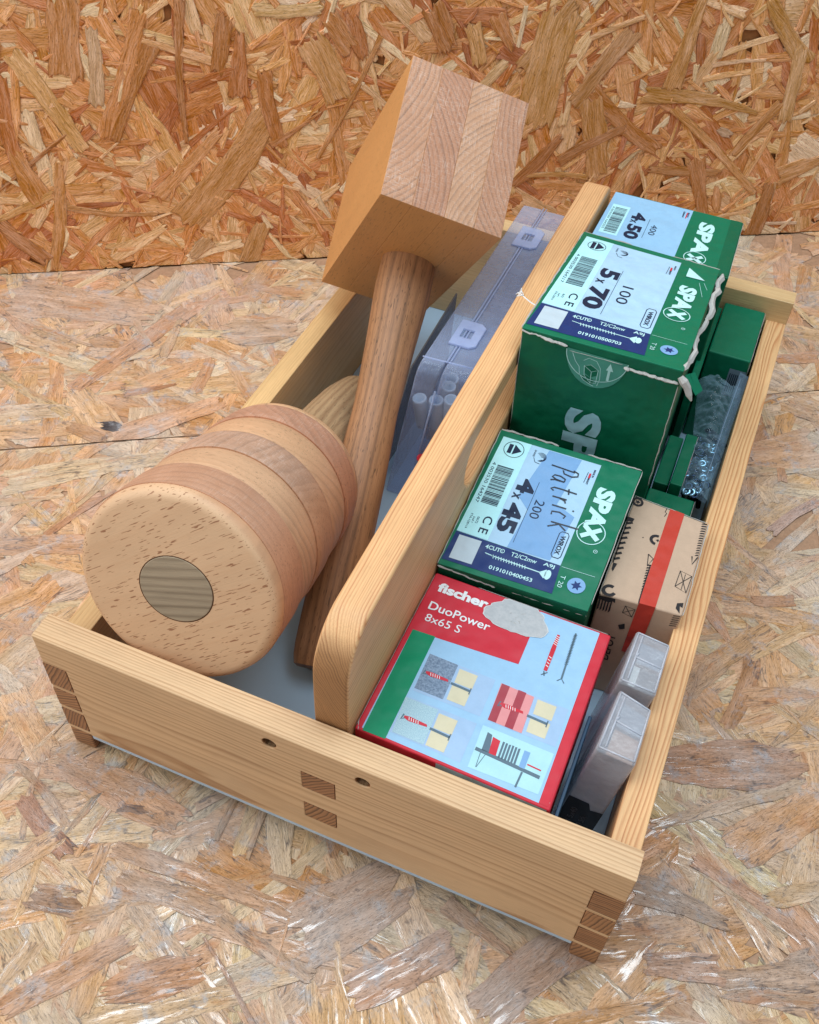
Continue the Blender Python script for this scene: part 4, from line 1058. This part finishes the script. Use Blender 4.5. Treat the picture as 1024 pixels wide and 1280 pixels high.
k_.poly([(.90, .90), (.97, .88), (.975, .93), (.94, .92), (.96, .99), (.90, .95)])
k_.disc(.27, .38, .035)
k_.build('ink_drawings', kink, kb, bx_)
k_ = Print(qkf, .03)
for i in range(5): k_.poly([(.02+.035*i, .02), (.035+.035*i, .02), (.04+.035*i, .14), (.02+.035*i, .16)])
k_.poly([(.0, .02), (.2, .01), (.21, .05), (.18, .04), (.14, .06), (.0, .05)])
k_.stroke([(.34, .05), (.46, .06), (.45, .14), (.33, .12)], .04, closed=True); k_.stroke([(.34, .05), (.45, .14)], .035); k_.stroke([(.46, .06), (.33, .12)], .035)
k_.text('DEPOT', .30, .5, 2.2, .42, 'up', bold=.02)
for i in range(6): k_.stroke([(.90, .02+.02*i), (.98, .01+.02*i)], .05)
k_.poly([(.33, .25), (.40, .22), (.42, .27), (.36, .29)])
k_.build('ink_drawings', kink, kb, bx_)
torn_edge((24.5, 22.0, 9.5), (28.74, 21.6, 9.5), .06, kb, bx_, 41, 26); torn_edge((28.78, 21.6, 9.47), (28.83, 14.75, 9.47), .09, kb, bx_, 42, 26)
torn_edge((24.5, 22.0, 9.5), (24.5, 14.4, 9.5), .05, kb, bx_, 43, 26)

# ---------------------------------------------------------------- clear plastic boxes and the dark card
clear = clear_mat('clear_plastic', (.93, .95, .98), (190, 200, 214), .24, .12, .5)
ribm = clear_mat('rib_plastic', (.95, .97, 1.0), (222, 226, 236), .5, .1, .4)
milky = clear_mat('milky_plastic', (.85, .88, .92), (226, 228, 236), .30, .10, .5)
inkcard = plain('black_card', (22, 26, 40), .5, .4)
grey_txt = plain('grey_lettering', (110, 116, 130), .6, .2)
def clear_box(label, a, b, c, d, z1, shift, content, grp='clear plastic boxes'):
    t = thing('clear_plastic_box', label, 'box', (d[0]+shift[0], d[1]+shift[1], ZB), group=None)
    foot = [(p[0]+shift[0]*1.0, p[1]+shift[1]) for p in (a, b, c, d)]
    top = [(p[0], p[1], z1) for p in (a, b, c, d)]
    fz = ZB+.05
    lo = [(foot[3][0], foot[3][1], fz), (foot[2][0], foot[2][1], fz), (foot[1][0], foot[1][1], fz), (foot[0][0], foot[0][1], fz)]
    part('body', lo+[top[3], top[2], top[1], top[0]], BF, milky, t, root=t, bevel=.16, segs=3)
    q = Quad(*[Vector(p) for p in top])
    # lid rim, tray dividers and hang tab moulded in the top
    def bar(p0, p1, r=.045):
        v, f = tube([tuple(q.P(*p0, .03)), tuple(q.P(*p1, .03))], r, 6); return part('moulded_rib', v, f, ribm, t, root=t, smooth=True)
    bar((.06, .05), (.94, .05)); bar((.94, .05), (.94, .95)); bar((.94, .95), (.06, .95)); bar((.06, .95), (.06, .05)); bar((.2, .48), (.94, .5)); bar((.2, .08), (.2, .9)); bar((.2, .48), (.25, .4))
    qi = Quad(*[Vector(p)-Vector((0, 0, .0)) for p in top])
    return t, q, lo
f1, qc1, lo1 = clear_box('far clear plastic box with a small white slip under its lid, beside the kraft box', (26.9, 12.7), (28.66, 12.5), (28.66, 9.25), (26.8, 9.35), 9.8, (-.9, -.2), 'slip')
f2, qc2, lo2 = clear_box('near clear plastic box with a black label low on its milky front', (27.0, 9.0), (28.68, 8.5), (28.68, 5.3), (26.78, 5.4), 9.8, (-1.0, -.75), 'clay')
slip = plain('paper_slip', (206, 212, 206), .7, .2)
Print(qc1, -.35).poly([(.24, .56), (.42, .56), (.42, .92), (.24, .92)]).build('paper_slip', slip, f1, f1)
Print(qc1, -.45).poly([(.44, .54), (.92, .54), (.92, .92), (.44, .92)]).build('dark_insert', plain('grey_insert', (92, 90, 92), .5, .3), f1, f1)
Print(qc2, -.45).poly([(.25, .52), (.92, .52), (.92, .93), (.25, .93)]).build('tan_insert', card_mat('tan_insert', (176, 140, 118)), f2, f2)
for qx, ff in ((qc1, f1), (qc2, f2)):
    Print(qx, -.5).poly([(.22, .08), (.92, .08), (.92, .46), (.26, .46)]).build('grey_insert', plain('pale_insert', (128, 138, 150), .4, .4), ff, ff)
qn = Quad((26.78, 5.4, 9.8), (28.68, 5.3, 9.8), (27.68, 4.55, ZB), (25.78, 4.65, ZB)); qn.n = Vector((0, -1, .1)).normalized()
Print(qn, .03).poly([(.02, .50), (.55, .50), (.66, .56), (.98, .54), (.98, 1.0), (.02, 1.0)]).build('black_label', inkcard, f2, f2)
p = Print(qn, .05); p.text('M 5x40', .3, .68, 1.5, .3, 'up'); p.text('50 Stk.', .6, .70, 1.2, .28, 'up'); p.build('label_lettering', grey_txt, f2, f2)

dk = thing('dark_blue_card', 'dark blue card standing upright between the plug box and the clear boxes', 'card', (26.0, 4, ZB))
box('card_sheet', 25.98, 26.16, 2.0, 8.7, ZB+.02, 7.1, plain('dark_blue_card', (52, 92, 124), .4, .4), dk, bevel=.04)

# ---------------------------------------------------------------- small green cartons at the back right
def small_carton(label, x0, x1, y0, y1, z1, z0=ZB+.02, mat=green, bev=.12):
    t = thing('small_green_carton', label, 'box', (x0, y0, z0), group='small green cartons')
    c = [(x0, y1, z1), (x1, y1, z1), (x1, y0, z1), (x0, y0, z1)]
    b = carton(t, c, z0, mat, 'carton', bev)
    return t, b
g1, g1b = small_carton('plain green carton in the back right corner with a grey sticker on its front', 25.62, 28.42, 37.5, 43.45, 9.05)
qg = Quad((25.62, 37.5, 9.05), (28.42, 37.5, 9.05), (28.42, 37.5, ZB), (25.62, 37.5, ZB)); qg.n = Vector((0, -1, 0))
Print(qg, .02).poly([(.60, .12), (.99, .12), (.99, .42), (.60, .42)]).build('sticker', plain('grey_sticker', (128, 150, 168), .4, .4), g1b, g1)
p = Print(qg, .03)
for k in range(5): p.stroke([(.65+.045*k, .17), (.65+.045*k, .38)], .06)
p.text('2', .92, .17, .2, .2, bold=.03); p.build('sticker_lettering', ink, g1b, g1)
torn_edge((28.44, 37.5, 9.0), (28.44, 43.4, 9.0), .05, g1b, g1, 51, 24)
torn_edge((28.44, 37.45, 9.0), (28.44, 37.45, 7.6), .07, g1b, g1, 52, 8)
small_carton('narrow green carton standing between the tall 5x70 carton and the corner carton', 25.08, 25.55, 33.8, 43.3, 8.6, bev=.05)
small_carton('narrow green carton right beside the tall 5x70 carton, left of its twin', 25.05, 25.95, 26.6, 31.2, 6.6, bev=.08)
g4, g4b = small_carton('green carton with a red mark, between the narrow carton and the screw bag', 26.02, 26.75, 26.2, 31.0, 7.25, bev=.08)
torn_edge((26.77, 26.2, 7.22), (26.77, 31.0, 7.22), .05, g4b, g4, 53, 20)
box('red_mark', 26.78, 26.80, 27.6, 29.3, 6.2, 7.0, red, g4b, root=g4, bevel=0)
g5, g5b = small_carton('low green carton tucked behind the kraft box', 24.95, 27.75, 22.6, 25.7, 6.9)
torn_edge((27.77, 22.7, 6.85), (27.77, 25.7, 6.85), .05, g5b, g5, 54, 16)

# ---------------------------------------------------------------- clear bag of screws
bag = thing('plastic_bag', 'crumpled clear plastic bag of dark screws by the right side panel', 'bag', (27.5, 30, ZB))
film = clear_mat('bag_film', (.90, .96, .99), (160, 196, 216), .08, .03, .6)
from mathutils import noise as mn
pcx = clear_mat('seam_plastic', (.8, .85, .9), (150, 176, 200), .6, .2, .3)
vs, fs = [], []; NU, NV = 50, 110
for j in range(NV+1):
    for i in range(NU+1):
        u, v = i/NU, j/NV
        y = 26.2+v*10.2+.25*math.sin(u*9)*(v > .95)
        x = 26.5-.9*max(0, v-.45)/.55+u*(2.05+.9*max(0, v-.45)/.55)
        z = 6.75+1.0*math.sin(math.pi*min(1, u*1.05))*(.55+.45*v)+.5*v
        q = Vector((x*.55, y*.55, 1.7)); n_ = mn.noise(q)*.6+abs(mn.noise(q*2.1))*.7+abs(mn.noise(q*4.6))*.34
        z += n_*.6-.25
        if u > .97: z -= .5
        vs.append((x, y, max(z, 5.2)))
for j in range(NV):
    for i in range(NU):
        a = j*(NU+1)+i; fs.append((a, a+1, a+NU+2, a+NU+1))
part('film', vs, fs, film, bag, smooth=True, root=bag)
sv = [(27.75, 26.3, 6.6), (28.4, 26.3, 6.3), (28.5, 30, 7.3), (27.9, 30, 7.5), (28.55, 33.5, 7.9), (27.95, 33.5, 8.0), (28.6, 36.9, 8.3), (28.0, 36.9, 8.5)]
part('zip_seam', sv, [(0, 1, 2, 3), (3, 2, 4, 5), (5, 4, 6, 7)], clear_mat('zip_band', (.85, .9, .95), (150, 180, 205), .12, .05, .4), bag, root=bag)
v, f = tube([(27.95, 26.3, 6.9), (28.0, 29, 7.4), (28.02, 32, 7.8), (28.1, 35, 8.2), (28.15, 36.4, 8.3)], .03, 6); part('zip_seam', v, f, pcx, bag, root=bag, smooth=True)
blk = plain('blued_steel', (30, 44, 66), .18, .8, .02, metal=.85)
silver = plain('zinc_steel', (150, 190, 214), .15, .9, .02, metal=.7)
rg = random.Random(17)
def screw_mesh():
    prof = [(0, .02), (.15, .12), (.3, .16)]; z = .3
    while z < 2.0: prof += [(z+.05, .22), (z+.1, .15)]; z += .12
    prof += [(2.15, .15), (2.4, .16), (2.6, .42), (2.68, .44), (2.74, .38), (2.76, .16), (2.62, .12)]
    vs, fs = [], []; n = 10
    for z, r in prof:
        for k in range(n): a = 6.28318*k/n; vs.append((r*math.cos(a), r*math.sin(a), z))
    for i in range(len(prof)-1):
        for k in range(n): j = (k+1) % n; fs.append((i*n+k, i*n+j, (i+1)*n+j, (i+1)*n+k))
    fs.append(tuple((len(prof)-1)*n+k for k in range(n)))
    return mesh('screw', vs, fs, True)
sm_b = screw_mesh(); sm_b.materials.append(blk); sm_s = sm_b.copy(); sm_s.materials.clear(); sm_s.materials.append(silver)
for k in range(84):
    o = bpy.data.objects.new('screw', sm_s if rg.random() < .3 else sm_b); COL.objects.link(o)
    yy = rg.uniform(27.0, 32.0)
    o.location = Vector((rg.uniform(26.95, 28.15), yy, rg.uniform(4.35, 4.9)))*CM; o.scale = (.72, .72, .72)
    o.rotation_euler = (rg.uniform(-.5, .5), rg.uniform(-.14, .14), rg.uniform(-.2, .2))
    o['label'] = 'dark or zinc countersunk screw jumbled inside the clear plastic bag'; o['category'] = 'screw'; o['group'] = 'screws in the clear bag'

# ---------------------------------------------------------------- translucent organiser case
case = thing('organizer_case', 'milky blue plastic organizer case standing on edge against the divider', 'case', (8.8, 23.2, ZB))
pc = clear_mat('case_plastic', (.92, .95, 1.0), (200, 216, 250), .19, .08, .42)
pcr = clear_mat('case_plastic_thick', (.82, .88, .97), (200, 214, 248), .34, .12, .4)
# section corners: near end, bottom-left, bottom-right, top-right, top-left ; swept to the far end
Y0, Y1 = 23.4, 43.5
bl, br, tr_, tl_ = (8.5, ZB+.03), (12.3, ZB+.03), (13.85, 12.9), (10.35, 12.9)
def lerp2(a, b, s): return (a[0]+(b[0]-a[0])*s, a[1]+(b[1]-a[1])*s)
def wallq(name, pts, th, mat, n):
    P_ = [Vector(p) for p in pts]; nn_ = Vector(n).normalized()*th
    return part(name, [tuple(p) for p in P_]+[tuple(p+nn_) for p in P_], BF, mat, case, root=case, bevel=.04)
def shell(name, s0, s1, Ya, Yb, inset, mat):
    """tray or lid: half the case between thickness fractions s0..s1"""
    a, b = lerp2(bl, br, s0), lerp2(bl, br, s1); c, d = lerp2(tl_, tr_, s1), lerp2(tl_, tr_, s0)
    cr = 1.3
    def bend(p, q, yv): return (p[0]+(q[0]-p[0])*yv, p[1]+(q[1]-p[1])*yv)
    # outline in (y, t) where t = 0 bottom .. 1 top, near top corner chamfered
    H = 11.4
    ol = [(Ya, 0), (Yb, 0), (Yb, 1-.5/H), (Yb-.5, 1), (Ya+.6, 1), (Ya+.15, 1-.35/H), (Ya, 1-.9/H)]
    vs = []
    for (lo_, hi_) in ((a, d), (b, c)):
        for y, t in ol:
            vs.append((lo_[0]+(hi_[0]-lo_[0])*t, y, lo_[1]+(hi_[1]-lo_[1])*t))
    n = len(ol)
    fs = [tuple(range(n)), tuple(range(2*n-1, n-1, -1))]+[(i, i+n, (i+1) % n+n, (i+1) % n) for i in range(n)]
    return part(name, vs, fs, mat, case, root=case, bevel=.14, segs=3)
shell('lid', 0.0, .40, Y0, Y1, 0, pc)
shell('tray', .43, 1.0, Y0+.12, Y1-.1, 0, pc)
# rim lines
def rib(p0, p1, r=.06, name='moulded_rib', m=None):
    v, f = tube([p0, p1], r, 6); return part(name, v, f, m or pcr, case, root=case, smooth=True)
tx = lambda s: lerp2(tl_, tr_, s)
rib((tx(.42)[0], Y0+1.0, 12.93), (tx(.42)[0], Y1-.5, 12.93), .07); rib((tx(.48)[0], Y0+1.2, 12.95), (tx(.48)[0], Y1-.5, 12.95), .05)
rib((lerp2(bl, br, .42)[0], Y0-.03, ZB+.1), (lerp2(tl_, tr_, .41)[0]-.2, Y0-.03, 11.4), .07)
rib((10.3, Y0+1.0, 12.9), (13.8, Y0+1.2, 12.9), .05)
for y in (28.6, 32.2, 35.6, 39.4):
    wallq('compartment_wall', [(tx(.46)[0]-1.0, y, 5.0), (tx(1)[0]-1.1, y, 5.0), (tx(1)[0]-.05, y, 12.7), (tx(.46)[0], y, 12.7)][::1], .08, pc, (0, 1, 0))
for y in (27.3, 38.9):
    ov, of = plate([[(-1.25, -.15), (1.25, -.15), (1.25, 1.15), (.95, 1.5), (-.95, 1.5), (-1.25, 1.15)], [(-.42, .25), (.42, .25), (.42, .95), (-.42, .95)]], .16, .05, 2)
    part('latch', [(tx(.30)[0]+b, y+a, 13.02+t) for a, b, t in ov], of, pcr, case, root=case)
# lid strap of the second, hidden flap behind the handle
flap = case
part('back_flange', [(7.5, 24.2, ZB+.05), (7.6, 36.5, ZB+.05), (8.5, 35.0, 10.0), (8.3, 27.5, 9.0), (7.62, 24.2, ZB+.05), (7.72, 36.5, ZB+.05), (8.62, 35.0, 10.0), (8.42, 27.5, 9.0)], BF, clear_mat('lid_plastic', (.8, .81, .83), (138, 138, 140), .6, .25, .3), flap, root=flap, bevel=.03)
# wall plugs inside the case
wp_m = plain('white_nylon', (170, 184, 200), .45, .4); rp_m = plain('red_nylon', (220, 50, 66), .45, .4)
def plug_mesh(n=14, r=.44, ln=4.2, col=None):
    vs, fs = [], []
    prof = [(0, r*.8), (.05, r*.95), (ln*.5, r*.97), (ln-.1, r*1.0), (ln, r*.96), (ln, r*.70), (ln-1.2, r*.66)]
    for z, rr in prof:
        for k in range(n): a = 6.28318*k/n; vs.append((rr*math.cos(a), rr*math.sin(a), z))
    for i in range(len(prof)-1):
        for k in range(n): j = (k+1) % n; fs.append((i*n+k, i*n+j, (i+1)*n+j, (i+1)*n+k))
    fs.append(tuple((len(prof)-1)*n+k for k in range(n)))
    me = mesh('wall_plug', vs, fs, True); me.materials.append(col); return me
pmw = plug_mesh(ln=2.4, r=.46, col=wp_m); pmr = plug_mesh(r=.3, ln=3.6, col=rp_m)
spots = [(10.45, 23.95, 7.4, 0, -.1), (11.3, 24.0, 7.6, 0, .0), (12.1, 24.1, 7.9, 0, .05), (11.4, 25.2, 7.9, 0, .1), (12.6, 25.3, 7.0, 0, .2), (11.3, 26.6, 8.1, .3, .1), (12.9, 27.0, 7.6, -.2, .2), (10.6, 25.3, 5.4, .2, 0), (12.2, 28.2, 7.2, .9, .2), (12.8, 31.5, 7.5, .9, .6), (12.5, 30.4, 6.2, 1.3, .4)]
rg = random.Random(9)
for (x, y, z, a, b) in spots:
    o = bpy.data.objects.new('wall_plug', pmw); COL.objects.link(o); o.location = Vector((x+.15, y+.35, z+.2))*CM; o.rotation_euler = (a+.12, b, 0)
    o['label'] = 'white tubular wall plug standing open end up inside the milky case'; o['category'] = 'wall plug'; o['group'] = 'white wall plugs in the case'
for (x, y, z, a, b) in [(10.7, 24.1, 3.0, .1, .3), (11.6, 24.2, 3.2, .2, -.3), (11.9, 24.9, 7.6, .4, .5), (12.5, 26.2, 7.4, .8, .4), (12.0, 27.6, 6.0, 1.2, .1), (13.0, 29.6, 7.6, .6, .5), (12.6, 31.2, 7.4, 1.0, .6), (13.1, 32.0, 8.2, -.4, .4), (12.8, 33.6, 6.6, 1.3, .1), (11.2, 25.6, 2.4, 1.0, .2)]:
    o = bpy.data.objects.new('wall_plug', pmr); COL.objects.link(o); o.location = Vector((x, y, z-.6))*CM; o.rotation_euler = (a, b, .5)
    o['label'] = 'red wall plug lying among the white ones inside the milky case'; o['category'] = 'wall plug'; o['group'] = 'red wall plugs in the case'

for o in list(bpy.data.objects):
    if '_b' in o: del o['_b']
